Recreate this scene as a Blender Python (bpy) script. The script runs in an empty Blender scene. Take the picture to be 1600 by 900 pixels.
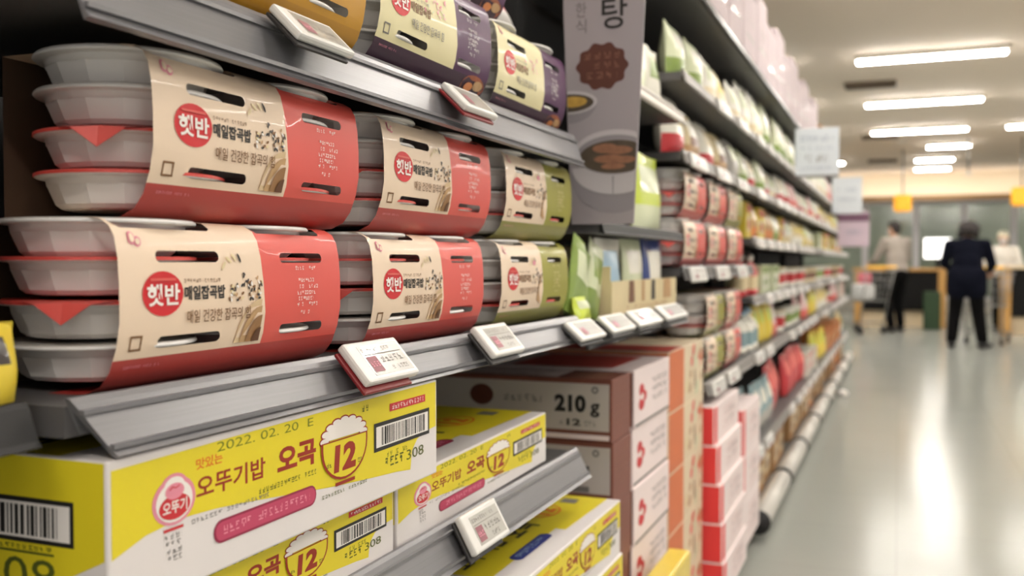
import bpy, bmesh, math, random
from mathutils import Vector, Matrix
from mathutils.geometry import delaunay_2d_cdt

S = bpy.context.scene
COL = S.collection
PI = math.pi

# ------------------------------------------------------------------ camera, world, exposure
F_PX = 1500.0
YAW = math.atan(605 / F_PX)
PITCH = math.atan(40 / F_PX)
cam_d = bpy.data.cameras.new('camera')
cam = bpy.data.objects.new('camera', cam_d)
COL.objects.link(cam)
cam.location = (0, 0, 1.10)
cam.rotation_euler = (PI / 2 - PITCH, 0, YAW)
cam_d.sensor_width = 36.0
cam_d.lens = 36.0 * F_PX / 1600.0
cam_d.clip_start = 0.02
cam_d.clip_end = 200
cam_d.dof.use_dof = True
cam_d.dof.focus_distance = 0.98
cam_d.dof.aperture_fstop = 4.6
cam_d.dof.aperture_blades = 0
S.camera = cam

W = bpy.data.worlds.new('world')
S.world = W
W.use_nodes = True
W.node_tree.nodes['Background'].inputs[0].default_value = (1.0, 0.955, 0.91, 1)
W.node_tree.nodes['Background'].inputs[1].default_value = 0.85

LAMP_STRENGTH = 62.0
LAMP_COLOR = (1.0, 0.955, 0.895)

S.view_settings.view_transform = 'Standard'
try:
    S.view_settings.look = 'None'
except Exception:
    pass
S.view_settings.exposure = 0.0
S.view_settings.gamma = 1.0
S.view_settings.use_curve_mapping = False

# ------------------------------------------------------------------ materials
def lin(c):
    return tuple(((v / 255.0) / 12.92) if v / 255.0 <= 0.04045 else (((v / 255.0) + 0.055) / 1.055) ** 2.4 for v in c)

MATS = {}
def mat(name, rgb, rough=0.55, metal=0.0, spec=0.5, noise=0.0, nscale=30.0, nstretch=(1, 1, 1), emit=None, coat=0.0, bump=0.0, trans=0.0):
    m = bpy.data.materials.new(name)
    m.use_nodes = True
    nt = m.node_tree
    b = nt.nodes['Principled BSDF']
    c = lin(rgb)
    b.inputs['Base Color'].default_value = (*c, 1)
    b.inputs['Roughness'].default_value = rough
    b.inputs['Metallic'].default_value = metal
    b.inputs['Specular IOR Level'].default_value = spec
    b.inputs['Coat Weight'].default_value = coat
    b.inputs['Transmission Weight'].default_value = trans
    if emit:
        b.inputs['Emission Color'].default_value = (*emit[0], 1)
        b.inputs['Emission Strength'].default_value = emit[1]
    if noise > 0 or bump > 0:
        tc = nt.nodes.new('ShaderNodeTexCoord')
        mp = nt.nodes.new('ShaderNodeMapping')
        mp.inputs['Scale'].default_value = nstretch
        nz = nt.nodes.new('ShaderNodeTexNoise')
        nz.inputs['Scale'].default_value = nscale
        nz.inputs['Detail'].default_value = 4
        nt.links.new(tc.outputs['Object'], mp.inputs['Vector'])
        nt.links.new(mp.outputs['Vector'], nz.inputs['Vector'])
        if noise > 0:
            mx = nt.nodes.new('ShaderNodeMix')
            mx.data_type = 'RGBA'
            mx.inputs['A'].default_value = (*[max(0, v * (1 - noise)) for v in c], 1)
            mx.inputs['B'].default_value = (*[min(1, v * (1 + noise)) for v in c], 1)
            nt.links.new(nz.outputs['Fac'], mx.inputs['Factor'])
            nt.links.new(mx.outputs['Result'], b.inputs['Base Color'])
        if bump > 0:
            bp = nt.nodes.new('ShaderNodeBump')
            bp.inputs['Strength'].default_value = bump
            bp.inputs['Distance'].default_value = 0.002
            nt.links.new(nz.outputs['Fac'], bp.inputs['Height'])
            nt.links.new(bp.outputs['Normal'], b.inputs['Normal'])
    MATS[name] = m
    return m

mat('yellow', (226, 208, 38), 0.42, noise=0.05, nscale=12)
mat('carton_white', (226, 220, 218), 0.42, noise=0.03, nscale=10)
mat('print_red', (150, 38, 14), 0.5)
mat('print_orange', (226, 120, 32), 0.5)
mat('print_green', (120, 128, 16), 0.6)
mat('print_olive', (84, 92, 22), 0.6)
mat('print_black', (30, 28, 26), 0.55)
mat('print_grey', (120, 116, 112), 0.55)
mat('print_white', (238, 232, 226), 0.5)
mat('print_blue', (40, 52, 130), 0.45)
mat('pill', (188, 66, 98), 0.5)
mat('pill_dark', (150, 40, 72), 0.5)
mat('logo_pink', (224, 140, 158), 0.5)
mat('logo_red', (196, 40, 48), 0.5)
mat('cream', (232, 209, 184), 0.45, noise=0.03, nscale=14, coat=0.1)
mat('cream_purple', (222, 212, 166), 0.45, noise=0.03, nscale=14, coat=0.1)
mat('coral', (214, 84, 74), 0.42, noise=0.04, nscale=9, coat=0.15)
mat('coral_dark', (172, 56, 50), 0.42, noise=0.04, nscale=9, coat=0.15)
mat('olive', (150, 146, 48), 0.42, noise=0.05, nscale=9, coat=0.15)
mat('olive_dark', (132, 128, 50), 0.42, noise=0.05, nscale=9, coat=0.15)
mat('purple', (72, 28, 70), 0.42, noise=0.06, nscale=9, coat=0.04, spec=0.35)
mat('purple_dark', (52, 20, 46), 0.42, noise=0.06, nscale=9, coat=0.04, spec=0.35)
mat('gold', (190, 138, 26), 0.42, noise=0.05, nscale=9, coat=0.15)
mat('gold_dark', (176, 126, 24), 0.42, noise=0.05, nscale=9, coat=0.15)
mat('logo_disc', (200, 26, 34), 0.45)
mat('brown_print', (120, 82, 44), 0.5, noise=0.25, nscale=60)
mat('food_print', (150, 82, 52), 0.5, noise=0.6, nscale=90)
mat('sleeve_back_shade', (66, 46, 30), 0.7)
mat('bowl_white', (226, 223, 220), 0.34, noise=0.02, nscale=20)
mat('film_red', (206, 74, 66), 0.32, coat=0.2)
mat('film_grey', (196, 190, 182), 0.28, coat=0.2)
mat('rail_grey', (126, 125, 128), 0.30, metal=0.35, noise=0.12, nscale=16, nstretch=(30, 0.6, 30))
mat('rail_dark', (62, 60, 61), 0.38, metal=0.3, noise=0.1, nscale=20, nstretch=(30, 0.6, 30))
mat('rail_light', (206, 198, 188), 0.4, noise=0.05, nscale=8)
mat('rail_far', (128, 123, 118), 0.45, noise=0.08, nscale=10)
mat('grad_a', (216, 190, 150), 0.5)
mat('grad_b', (192, 156, 112), 0.5)
mat('grad_c', (152, 112, 72), 0.5)
mat('grad_d', (98, 62, 36), 0.5)
mat('deck_grey', (92, 90, 90), 0.5, metal=0.2, noise=0.06, nscale=20)
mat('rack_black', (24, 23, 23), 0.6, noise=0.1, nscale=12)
mat('tag_case', (222, 220, 215), 0.35)
mat('tag_screen', (186, 184, 176), 0.25, coat=0.3)
mat('tag_red', (120, 18, 24), 0.4)
mat('tag_black', (36, 34, 34), 0.5)
mat('tag_print_red', (150, 96, 104), 0.5)
mat('brown_box', (122, 70, 56), 0.5, noise=0.06, nscale=8)
mat('grey_box', (196, 188, 180), 0.5, noise=0.03, nscale=8)
mat('orange_box', (208, 112, 66), 0.5, noise=0.05, nscale=8)
mat('beige_box', (222, 204, 174), 0.5, noise=0.05, nscale=10)
mat('red_box', (226, 60, 60), 0.5, noise=0.04, nscale=10)
mat('pinkwhite_box', (238, 222, 220), 0.5, noise=0.03, nscale=10)
mat('kraft', (170, 128, 84), 0.65, noise=0.08, nscale=14)
mat('poster_grey', (168, 160, 164), 0.5, noise=0.02, nscale=6)
mat('poster_brown', (92, 48, 36), 0.55, noise=0.06, nscale=30)
mat('poster_brown_light', (134, 90, 70), 0.55)
mat('poster_bowl', (200, 194, 196), 0.5)
mat('poster_bowl_shade', (150, 144, 148), 0.5)
mat('poster_soup', (84, 72, 58), 0.5, noise=0.4, nscale=60)
mat('poster_meat', (150, 104, 78), 0.5, noise=0.4, nscale=80)
mat('poster_yolk', (196, 156, 70), 0.5, noise=0.4, nscale=80)
mat('floor_vinyl', (160, 161, 153), 0.14, noise=0.03, nscale=1.5, spec=0.15)
mat('ceiling_paint', (240, 226, 209), 0.85, noise=0.02, nscale=0.6)
mat('slot_dark', (92, 78, 62), 0.8)
mat('wall_paint', (186, 182, 170), 0.8, noise=0.02, nscale=1)
mat('soffit_paint', (236, 222, 196), 0.7)
mat('trim_brown', (176, 140, 96), 0.6)
mat('mullion', (214, 212, 214), 0.45)
mat('room_green', (176, 180, 166), 0.8, noise=0.25, nscale=1.2)
mat('wood_tan', (196, 150, 84), 0.5, noise=0.12, nscale=12, nstretch=(1, 8, 1))
mat('counter_black', (15, 14, 14), 0.6, spec=0.2)
mat('counter_cream', (224, 204, 170), 0.5)
mat('sign_yellow', (240, 178, 30), 0.5, emit=((1.0, 0.55, 0.05), 0.35))
mat('sign_white', (214, 220, 226), 0.45)
mat('sign_pink', (216, 196, 210), 0.5)
mat('sign_purple', (120, 86, 108), 0.5)
mat('sign_text', (150, 160, 178), 0.5)
mat('steel', (150, 150, 148), 0.35, metal=0.8)
mat('rubber', (34, 33, 33), 0.7)
mat('skin', (206, 158, 128), 0.55)
mat('hair', (34, 26, 24), 0.6, noise=0.3, nscale=40, bump=0.6)
mat('jacket_grey', (158, 148, 138), 0.8, noise=0.06, nscale=10)
mat('jacket_navy', (12, 14, 26), 0.9, spec=0.1, noise=0.08, nscale=10)
mat('trousers', (12, 11, 12), 0.9, spec=0.1, noise=0.08, nscale=10)
mat('shirt_white', (232, 226, 214), 0.8)
mat('cap_cream', (230, 222, 196), 0.7)
mat('shirt_pink', (206, 150, 146), 0.8)
mat('shoe', (22, 20, 20), 0.5)
mat('bag_pink', (214, 96, 116), 0.5)
mat('bag_white', (228, 228, 226), 0.5)
mat('crate_green', (34, 60, 30), 0.5)
mat('lamp_glow', (255, 250, 240), 0.5, emit=(LAMP_COLOR, LAMP_STRENGTH))
mat('added_cove_glow', (255, 250, 240), 0.5, emit=(LAMP_COLOR, 16.0))
mat('lamp_case', (224, 216, 202), 0.5)
mat('screen_glow', (250, 250, 248), 0.4, emit=((1.0, 0.98, 0.94), 2.6))
mat('bumper', (196, 192, 184), 0.4, noise=0.04, nscale=6)
mat('kick', (96, 90, 84), 0.6)
for nm, c in dict(p_white=(232, 228, 214), p_cream=(222, 204, 160), p_greenwhite=(206, 212, 176), p_green=(128, 150, 70), p_lime=(190, 206, 60),
                  p_yellow=(222, 196, 60), p_red=(190, 40, 44), p_coral=(222, 96, 84), p_orange=(214, 130, 66), p_tan=(186, 146, 100),
                  p_brown=(122, 78, 52), p_grey=(170, 166, 158), p_blue=(40, 62, 132), p_sky=(160, 192, 214), p_teal=(130, 156, 160),
                  p_pink=(232, 184, 182), p_dark=(52, 44, 42)).items():
    mat(nm, c, 0.34, noise=0.08, nscale=22, coat=0.15)

mat('p_paper', (206, 192, 194), 0.85, spec=0.1, noise=0.04, nscale=6)
# floor: faint tile joints
def floor_nodes():
    m = MATS['floor_vinyl']; nt = m.node_tree; b = nt.nodes['Principled BSDF']
    tc = nt.nodes.new('ShaderNodeTexCoord')
    br = nt.nodes.new('ShaderNodeTexBrick')
    br.offset = 0.0
    br.inputs['Scale'].default_value = 1.0
    br.inputs['Brick Width'].default_value = 0.6
    br.inputs['Row Height'].default_value = 0.6
    br.inputs['Mortar Size'].default_value = 0.003
    c = lin((166, 168, 161))
    br.inputs['Color1'].default_value = (*c, 1)
    br.inputs['Color2'].default_value = (*[v * 0.97 for v in c], 1)
    br.inputs['Mortar'].default_value = (*[v * 0.86 for v in c], 1)
    nt.links.new(tc.outputs['Object'], br.inputs['Vector'])
    nt.links.new(br.outputs['Color'], b.inputs['Base Color'])
    nz = nt.nodes.new('ShaderNodeTexNoise'); nz.inputs['Scale'].default_value = 2.2
    mr = nt.nodes.new('ShaderNodeMapRange')
    mr.inputs['To Min'].default_value = 0.14; mr.inputs['To Max'].default_value = 0.19
    nt.links.new(tc.outputs['Object'], nz.inputs['Vector'])
    nt.links.new(nz.outputs['Fac'], mr.inputs['Value'])
    nt.links.new(mr.outputs['Result'], b.inputs['Roughness'])
floor_nodes()

def glass():
    m = bpy.data.materials.new('glass'); m.use_nodes = True
    nt = m.node_tree; nt.nodes.clear()
    o = nt.nodes.new('ShaderNodeOutputMaterial'); t = nt.nodes.new('ShaderNodeBsdfTransparent'); g = nt.nodes.new('ShaderNodeBsdfGlossy'); mx = nt.nodes.new('ShaderNodeMixShader')
    t.inputs[0].default_value = (0.86, 0.9, 0.86, 1); g.inputs['Roughness'].default_value = 0.12
    mx.inputs[0].default_value = 0.035
    nt.links.new(t.outputs[0], mx.inputs[1]); nt.links.new(g.outputs[0], mx.inputs[2]); nt.links.new(mx.outputs[0], o.inputs[0])
    MATS['glass'] = m
glass()

# ------------------------------------------------------------------ mesh helpers
class MB:
    """Collects faces (with material names) for one mesh object."""
    def __init__(self):
        self.v = []; self.f = []; self.m = []; self.s = []
    def add(self, verts, faces, m, smooth=False):
        o = len(self.v)
        self.v += [tuple(p) for p in verts]
        for f in faces:
            self.f.append([i + o for i in f]); self.m.append(m); self.s.append(smooth)
    def box(self, x0, x1, y0, y1, z0, z1, m, r=0.0, seg=1):
        if r <= 0:
            v = [(x0, y0, z0), (x1, y0, z0), (x1, y1, z0), (x0, y1, z0), (x0, y0, z1), (x1, y0, z1), (x1, y1, z1), (x0, y1, z1)]
            self.add(v, [(0, 3, 2, 1), (4, 5, 6, 7), (0, 1, 5, 4), (1, 2, 6, 5), (2, 3, 7, 6), (3, 0, 4, 7)], m)
            return
        bm = bmesh.new()
        bmesh.ops.create_cube(bm, size=1.0)
        for v in bm.verts:
            v.co = Vector(((x0 + x1) / 2 + v.co.x * (x1 - x0), (y0 + y1) / 2 + v.co.y * (y1 - y0), (z0 + z1) / 2 + v.co.z * (z1 - z0)))
        bmesh.ops.bevel(bm, geom=list(bm.edges), offset=r, segments=seg, profile=0.5, affect='EDGES')
        bm.verts.index_update()
        self.add([v.co for v in bm.verts], [[v.index for v in f.verts] for f in bm.faces], m)
        bm.free()
    def lathe(self, prof, m, c=(0, 0, 0), seg=24, smooth=True, squash=(1, 1), cap=True):
        v = []; f = []
        for (r, z) in prof:
            for k in range(seg):
                a = 2 * PI * k / seg
                v.append((c[0] + r * math.cos(a) * squash[0], c[1] + r * math.sin(a) * squash[1], c[2] + z))
        for i in range(len(prof) - 1):
            for k in range(seg):
                k2 = (k + 1) % seg
                f.append((i * seg + k, i * seg + k2, (i + 1) * seg + k2, (i + 1) * seg + k))
        if cap:
            f.append(tuple(reversed(range(seg))))
            f.append(tuple(range((len(prof) - 1) * seg, len(prof) * seg)))
        self.add(v, f, m, smooth)
    def tube(self, pts, r, m, seg=8, smooth=True):
        pts = [Vector(p) for p in pts]
        rs = r if isinstance(r, (list, tuple)) else [r] * len(pts)
        v = []; f = []; up = None
        for i, p in enumerate(pts):
            d = (pts[min(i + 1, len(pts) - 1)] - pts[max(i - 1, 0)]).normalized()
            if up is None:
                up = Vector((0, 0, 1)) if abs(d.z) < 0.9 else Vector((1, 0, 0))
            s = d.cross(up).normalized(); u = s.cross(d).normalized(); up = u
            for k in range(seg):
                a = 2 * PI * k / seg
                v.append(p + (s * math.cos(a) + u * math.sin(a)) * rs[i])
        n = len(pts)
        for i in range(n - 1):
            for k in range(seg):
                k2 = (k + 1) % seg
                f.append((i * seg + k, i * seg + k2, (i + 1) * seg + k2, (i + 1) * seg + k))
        f.append(tuple(reversed(range(seg)))); f.append(tuple(range((n - 1) * seg, n * seg)))
        self.add(v, f, m, smooth)
    def build(self, name, parent=None, loc=None, rot=None, kind=None):
        me = bpy.data.meshes.new(name)
        me.from_pydata(self.v, [], self.f)
        names = []
        for n in self.m:
            if n not in names: names.append(n)
        for n in names: me.materials.append(MATS[n])
        idx = {n: i for i, n in enumerate(names)}
        me.polygons.foreach_set('material_index', [idx[n] for n in self.m])
        me.polygons.foreach_set('use_smooth', self.s)
        me.update()
        o = bpy.data.objects.new(name, me)
        COL.objects.link(o)
        if parent: o.parent = parent
        if loc is not None: o.location = loc
        if rot is not None: o.rotation_euler = rot
        if kind: o['kind'] = kind
        return o

def empty(name, loc=(0, 0, 0), rz=0.0):
    o = bpy.data.objects.new(name, None)
    o.empty_display_size = 0.05
    COL.objects.link(o); o.location = loc; o.rotation_euler = (0, 0, rz)
    return o

def tag(o, label, cat, group=None, kind=None):
    o['label'] = label; o['category'] = cat
    if group: o['group'] = group
    if kind: o['kind'] = kind
    return o

def dup(root, loc=None, rot=None, label=None, group=None):
    r = root.copy(); COL.objects.link(r)
    if loc is not None: r.location = loc
    if rot is not None: r.rotation_euler = rot
    if label: r['label'] = label
    if group: r['group'] = group
    for ch in list(root.children):
        c = ch.copy(); COL.objects.link(c); c.parent = r
        for g in list(ch.children):
            d = g.copy(); COL.objects.link(d); d.parent = c
    return r

class Proto:
    """The first place() moves the source itself, later ones copy it."""
    def __init__(self, root): self.root = root; self.used = False
    def place(self, loc, rot=(0, 0, 0), label=None, group=None):
        if not self.used:
            self.used = True; o = self.root; o.location = loc; o.rotation_euler = rot
            if label: o['label'] = label
            if group: o['group'] = group
            return o
        return dup(self.root, loc, rot, label, group)

# text outlines as 2D triangles/ngons from the built-in typeface
_TXT = {}
def text2d(s, bold=0.0, spacing=1.0):
    key = (s, bold, spacing)
    if key in _TXT: return _TXT[key]
    cu = bpy.data.curves.new('t', 'FONT')
    cu.body = s; cu.size = 1.0; cu.offset = bold; cu.resolution_u = 3; cu.space_character = spacing
    ob = bpy.data.objects.new('t', cu); COL.objects.link(ob)
    dg = bpy.context.evaluated_depsgraph_get()
    ev = ob.evaluated_get(dg)
    me = ev.to_mesh()
    v = [(p.co.x, p.co.y) for p in me.vertices]; f = [tuple(p.vertices) for p in me.polygons]
    ev.to_mesh_clear()
    bpy.data.objects.remove(ob); bpy.data.curves.remove(cu)
    if v:
        x0 = min(p[0] for p in v); x1 = max(p[0] for p in v); y0 = min(p[1] for p in v); y1 = max(p[1] for p in v)
    else:
        x0 = y0 = 0; x1 = y1 = 1
    v = [((p[0] - x0) / max(x1 - x0, 1e-6), (p[1] - y0) / max(y1 - y0, 1e-6)) for p in v]
    _TXT[key] = (v, f)
    return _TXT[key]

class Print:
    """Lays flat printed shapes on a surface: mp(a, b, off) -> point; a runs right, b runs up."""
    def __init__(self, mb, mp, step=0.00025):
        self.mb = mb; self.mp = mp; self.step = step
    def P(self, pts, layer): return [self.mp(a, b, layer * self.step) for a, b in pts]
    def poly(self, pts, m, layer=1):
        self.n = (getattr(self, 'n', 0) + 1) % 45
        self.mb.add(self.P(pts, layer + self.n * 0.02), [tuple(range(len(pts)))], m)
    def rect(self, a0, a1, b0, b1, m, layer=1, slant=0.0):
        self.poly([(a0, b0), (a1, b0), (a1 + slant, b1), (a0 + slant, b1)], m, layer)
    def ell(self, a, b, ra, rb, m, layer=1, n=24, rot=0.0):
        self.poly([(a + ra * math.cos(t) * math.cos(rot) - rb * math.sin(t) * math.sin(rot), b + ra * math.cos(t) * math.sin(rot) + rb * math.sin(t) * math.cos(rot)) for t in [2 * PI * k / n for k in range(n)]], m, layer)
    def caps(self, a0, a1, b0, b1, m, layer=1, n=8):
        r = (b1 - b0) / 2; pts = []
        for k in range(n + 1):
            t = -PI / 2 + PI * k / n; pts.append((a1 - r + r * math.cos(t), b0 + r + r * math.sin(t)))
        for k in range(n + 1):
            t = PI / 2 + PI * k / n; pts.append((a0 + r + r * math.cos(t), b0 + r + r * math.sin(t)))
        self.poly(pts, m, layer)
    def line(self, pts, w, m, layer=1):
        for (a0, b0), (a1, b1) in zip(pts[:-1], pts[1:]):
            dx, dy = a1 - a0, b1 - b0; l = math.hypot(dx, dy) or 1
            nx, ny = -dy / l * w / 2, dx / l * w / 2; ex, ey = dx / l * w / 2, dy / l * w / 2
            self.poly([(a0 - nx - ex, b0 - ny - ey), (a1 - nx + ex, b1 - ny + ey), (a1 + nx + ex, b1 + ny + ey), (a0 + nx - ex, b0 + ny - ey)], m, layer)
    def text(self, s, a0, a1, b0, b1, m, layer=2, bold=0.0, slant=0.0, rise=0.0, spacing=1.0):
        v, f = text2d(s, bold, spacing)
        pts = [(a0 + (a1 - a0) * x + slant * y, b0 + (b1 - b0) * y + rise * x) for x, y in v]
        self.mb.add(self.P(pts, layer), f, m)
    def barcode(self, a0, a1, b0, b1, seed, layer=1, frame='print_black', fw=0.002, bars='print_black'):
        self.rect(a0, a1, b0, b1, frame, layer)
        self.rect(a0 + fw, a1 - fw, b0 + fw, b1 - fw, 'print_white', layer + 1)
        rr = random.Random(seed); w = a1 - a0 - 2 * fw; x = a0 + fw + w * 0.14; end = a1 - fw - w * 0.1
        while x < end:
            t = rr.choice((0.012, 0.018, 0.03, 0.04)) * w
            self.rect(x, min(x + t, end), b0 + fw * 1.6, b1 - fw * 1.6, bars, layer + 2)
            x += t + rr.choice((0.012, 0.018, 0.026)) * w
    def scribble(self, a0, a1, b0, b1, m, seed, layer=1, fill=0.75, cell=None):
        """A line of unreadably small lettering as broken dashes."""
        rr = random.Random(seed); x = a0; h = b1 - b0; c = cell or h * 0.9
        while x < a1:
            w = c * rr.uniform(0.5, 1.0)
            if rr.random() < fill:
                w = min(w, a1 - x); tk = h * 0.17; tv = w * 0.2
                for k in rr.sample(range(7), 4):
                    if k < 3: self.rect(x, x + w * (0.95, 0.6, 0.95)[k], b0 + h * (0.0, 0.42, 0.83)[k], b0 + h * (0.0, 0.42, 0.83)[k] + tk, m, layer)
                    elif k < 5: self.rect(x + w * (0.0, 0.75)[k - 3], x + w * (0.0, 0.75)[k - 3] + tv, b0 + h * (0.4, 0.3)[k - 3], b1, m, layer)
                    elif k == 5: self.rect(x + w * 0.1, x + w * 0.55, b0 + h * 0.55, b0 + h * 0.55 + tk, m, layer)
                    else: self.rect(x + w * 0.35, x + w * 0.35 + tv, b0, b0 + h * 0.5, m, layer)
            x += c * 1.15

ORD = ['first', 'second', 'third', 'fourth', 'fifth', 'sixth', 'seventh', 'eighth', 'ninth', 'tenth', 'eleventh', 'twelfth', 'thirteenth', 'fourteenth', 'fifteenth', 'sixteenth']

# ------------------------------------------------------------------ the room
def structure():
    b = MB(); b.box(-8, 9, -4, 31, -0.1, 0, 'floor_vinyl'); b.build('floor', kind='structure')
    b = MB(); b.box(-8, 9, -4, 31, 3.1, 3.2, 'ceiling_paint'); b.build('ceiling', kind='structure')
    # bulkhead above the shop front, with its brown lower edge
    b = MB(); b.box(-8, 9, 23.3, 24.0, 2.55, 3.099, 'soffit_paint'); b.build('trim_1', kind='structure')
    b = MB()
    n = 24; xs = [-8 + 17 * i / n for i in range(n + 1)]
    for x0, x1 in zip(xs[:-1], xs[1:]):
        b.box(x0, x1, 22.80, 23.32, 2.46, 2.50, 'trim_brown'); b.box(x0, x1, 22.80, 22.83, 2.50, 2.56, 'trim_brown')  # raised front lip shaped to hide the added light strip
    b.build('trim_2', kind='structure')
    # shop front: sill wall, mullions and panes
    b = MB(); b.box(-8, 9, 23.9, 24.05, 0, 0.25, 'wall_paint'); b.box(-8, 9, 23.9, 24.05, 2.5, 3.1, 'wall_paint'); b.build('wall_back', kind='structure')
    edges = [-8, -5.2, -2.6, -0.75, 0.35, 1.35, 2.35, 3.4, 5.5, 9]
    for i, (x0, x1) in enumerate(zip(edges[:-1], edges[1:])):
        b = MB(); w = 0.07
        b.box(x0, x0 + w, 23.92, 24.03, 0.25, 2.5, 'mullion'); b.box(x1 - w, x1, 23.92, 24.03, 0.25, 2.5, 'mullion')
        b.box(x0 + w, x1 - w, 23.92, 24.03, 0.25, 0.32, 'mullion'); b.box(x0 + w, x1 - w, 23.92, 24.03, 2.43, 2.5, 'mullion')
        fr = b.build('window_%d' % (i + 1), kind='structure')
        g = MB(); g.box(x0 + w, x1 - w, 23.97, 23.985, 0.32, 2.43, 'glass'); g.build('pane', fr)
    b = MB(); b.box(-8, 9, 30.9, 31, 0, 3.1, 'room_green'); b.build('wall_far', kind='structure')
    b = MB(); b.box(-8.1, -8, -4, 31, 0, 3.1, 'wall_paint'); b.build('wall_left', kind='structure')
structure()

# ------------------------------------------------------------------ ceiling lamps
def lamps():
    r = empty('ceiling_light')
    tag(r, 'x', 'ceiling light', 'long ceiling lamps')
    c = MB(); c.box(-0.67, 0.67, -0.07, 0.07, 0.0, 0.05, 'lamp_case', 0.01); c.build('housing', r)
    d = MB(); d.box(-0.65, 0.65, -0.052, 0.052, -0.022, -0.001, 'lamp_glow', 0.012, 2); d.build('diffuser', r)
    pr = Proto(r)
    z = 3.05
    ys = [-1.1, 1.66, 4.43, 7.2, 9.96, 12.75, 15.5, 17.7, 19.95, 21.9]
    for i, y in enumerate(ys):
        a = ORD[max(0, i - 4)]
        lab_c = ('%s nearest visible long ceiling lamp over the main aisle' % a) if i >= 4 else 'long ceiling lamp out of view over the aisle, row %d' % (i + 1)
        x = {7: 0.75, 8: 0.60, 9: 0.62}.get(i, 0.25)
        o = pr.place((x, y, z), label=lab_c)
        if i >= 7: o.scale = (0.5, 1, 1)
        if i in (7, 9): continue
        if i >= 4: pr.place((-1.68, y, z), label=('%s nearest long ceiling lamp above the tall shelving, mostly hidden' % a) if i >= 4 else 'long ceiling lamp out of view above the shelving, row %d' % (i + 1))
        if i >= 8: continue
        pr.place((2.07, y, z), label=('%s nearest long ceiling lamp to the right of the main aisle' % a) if i >= 4 else 'long ceiling lamp out of view right of the aisle, row %d' % (i + 1))
    for x, y in ((4.2, 2.0), (4.2, 7.2), (4.2, 12.75), (-4.0, 7.2), (-4.0, 15.5), (0.5, 26.8), (-2.4, 28.6), (3.6, 28.6)):  # the ones past the shop front are added to brighten its windows
        pr.place((x, y, z), label='unseen long ceiling lamp away from the aisle at %d by %d metres' % (round(x), round(y)))
    r = empty('added_cove_light', (0.5, 23.0, 2.5005)); tag(r, 'unseen light strip added on the brown ledge to brighten the bulkhead', 'cove light')  # hidden strip, added to brighten the bulkhead face
    b = MB(); b.box(-7, 7, -0.03, 0.03, 0, 0.015, 'lamp_case'); b.build('strip_base', r)
    b = MB(); b.box(-7, 7, -0.02, 0.02, 0.015, 0.03, 'added_cove_glow'); b.build('strip_diffuser', r)
    # air outlets and detectors
    b = MB(); b.box(-0.27, 0.27, -0.16, 0.16, -0.02, 0.012, 'slot_dark')
    for k in range(5): b.box(-0.25, 0.25, -0.14 + k * 0.065, -0.125 + k * 0.065, -0.026, -0.019, 'slot_dark')
    o = b.build('air_vent'); tag(o, 'x', 'air vent', 'slotted air outlets in the ceiling'); pv = Proto(o)
    for i, (x, y) in enumerate(((-0.32, 11.5), (-0.30, 16.3), (-0.32, 20.2))):
        pv.place((x, y, 3.087), label='%s dark slotted air outlet in the beige ceiling' % ('nearest', 'middle', 'farthest')[i])
    b = MB(); b.lathe([(0.02, -0.05), (0.06, -0.03), (0.075, 0.0)], 'lamp_case', seg=16); o = b.build('smoke_detector'); tag(o, 'x', 'detector', 'round detectors on the ceiling'); pd = Proto(o)
    pd.place((0.0, 17.0, 3.099), label='small round detector left of the far lamps')
    pd.place((1.9, 16.5, 3.099), label='small round detector right of the far lamps')
    # slim pole hanging from the ceiling with a sign frame
    r = empty('hanging_pole', (1.02, 17.2, 2.56)); tag(r, 'thin grey pole hanging from the ceiling before far lamps', 'pole')
    b = MB(); b.tube([(0, 0, 0), (0, 0, 0.54)], 0.015, 'steel'); b.build('rod', r)
    b = MB(); b.box(-0.05, 0.05, -0.02, 0.02, -0.06, 0.0, 'lamp_case', 0.005); b.build('clamp', r)
lamps()

# ------------------------------------------------------------------ gondola shelving
FX = -0.53   # shelf front plane
def frame(y0, y1, h, label, back=-1.02):
    r = empty('shelving_rack', (back, y0, 0)); tag(r, label, 'shelving')
    b = MB(); b.box(-0.02, 0.0, 0.0, y1 - y0, 0.0, h, 'rack_black'); b.build('back_panel', r)
    for yy in (0.0, y1 - y0 - 0.03):
        b = MB(); b.box(0.0, 0.035, yy, yy + 0.03, 0.0, h, 'rack_black'); b.build('upright', r)
    return r

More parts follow.
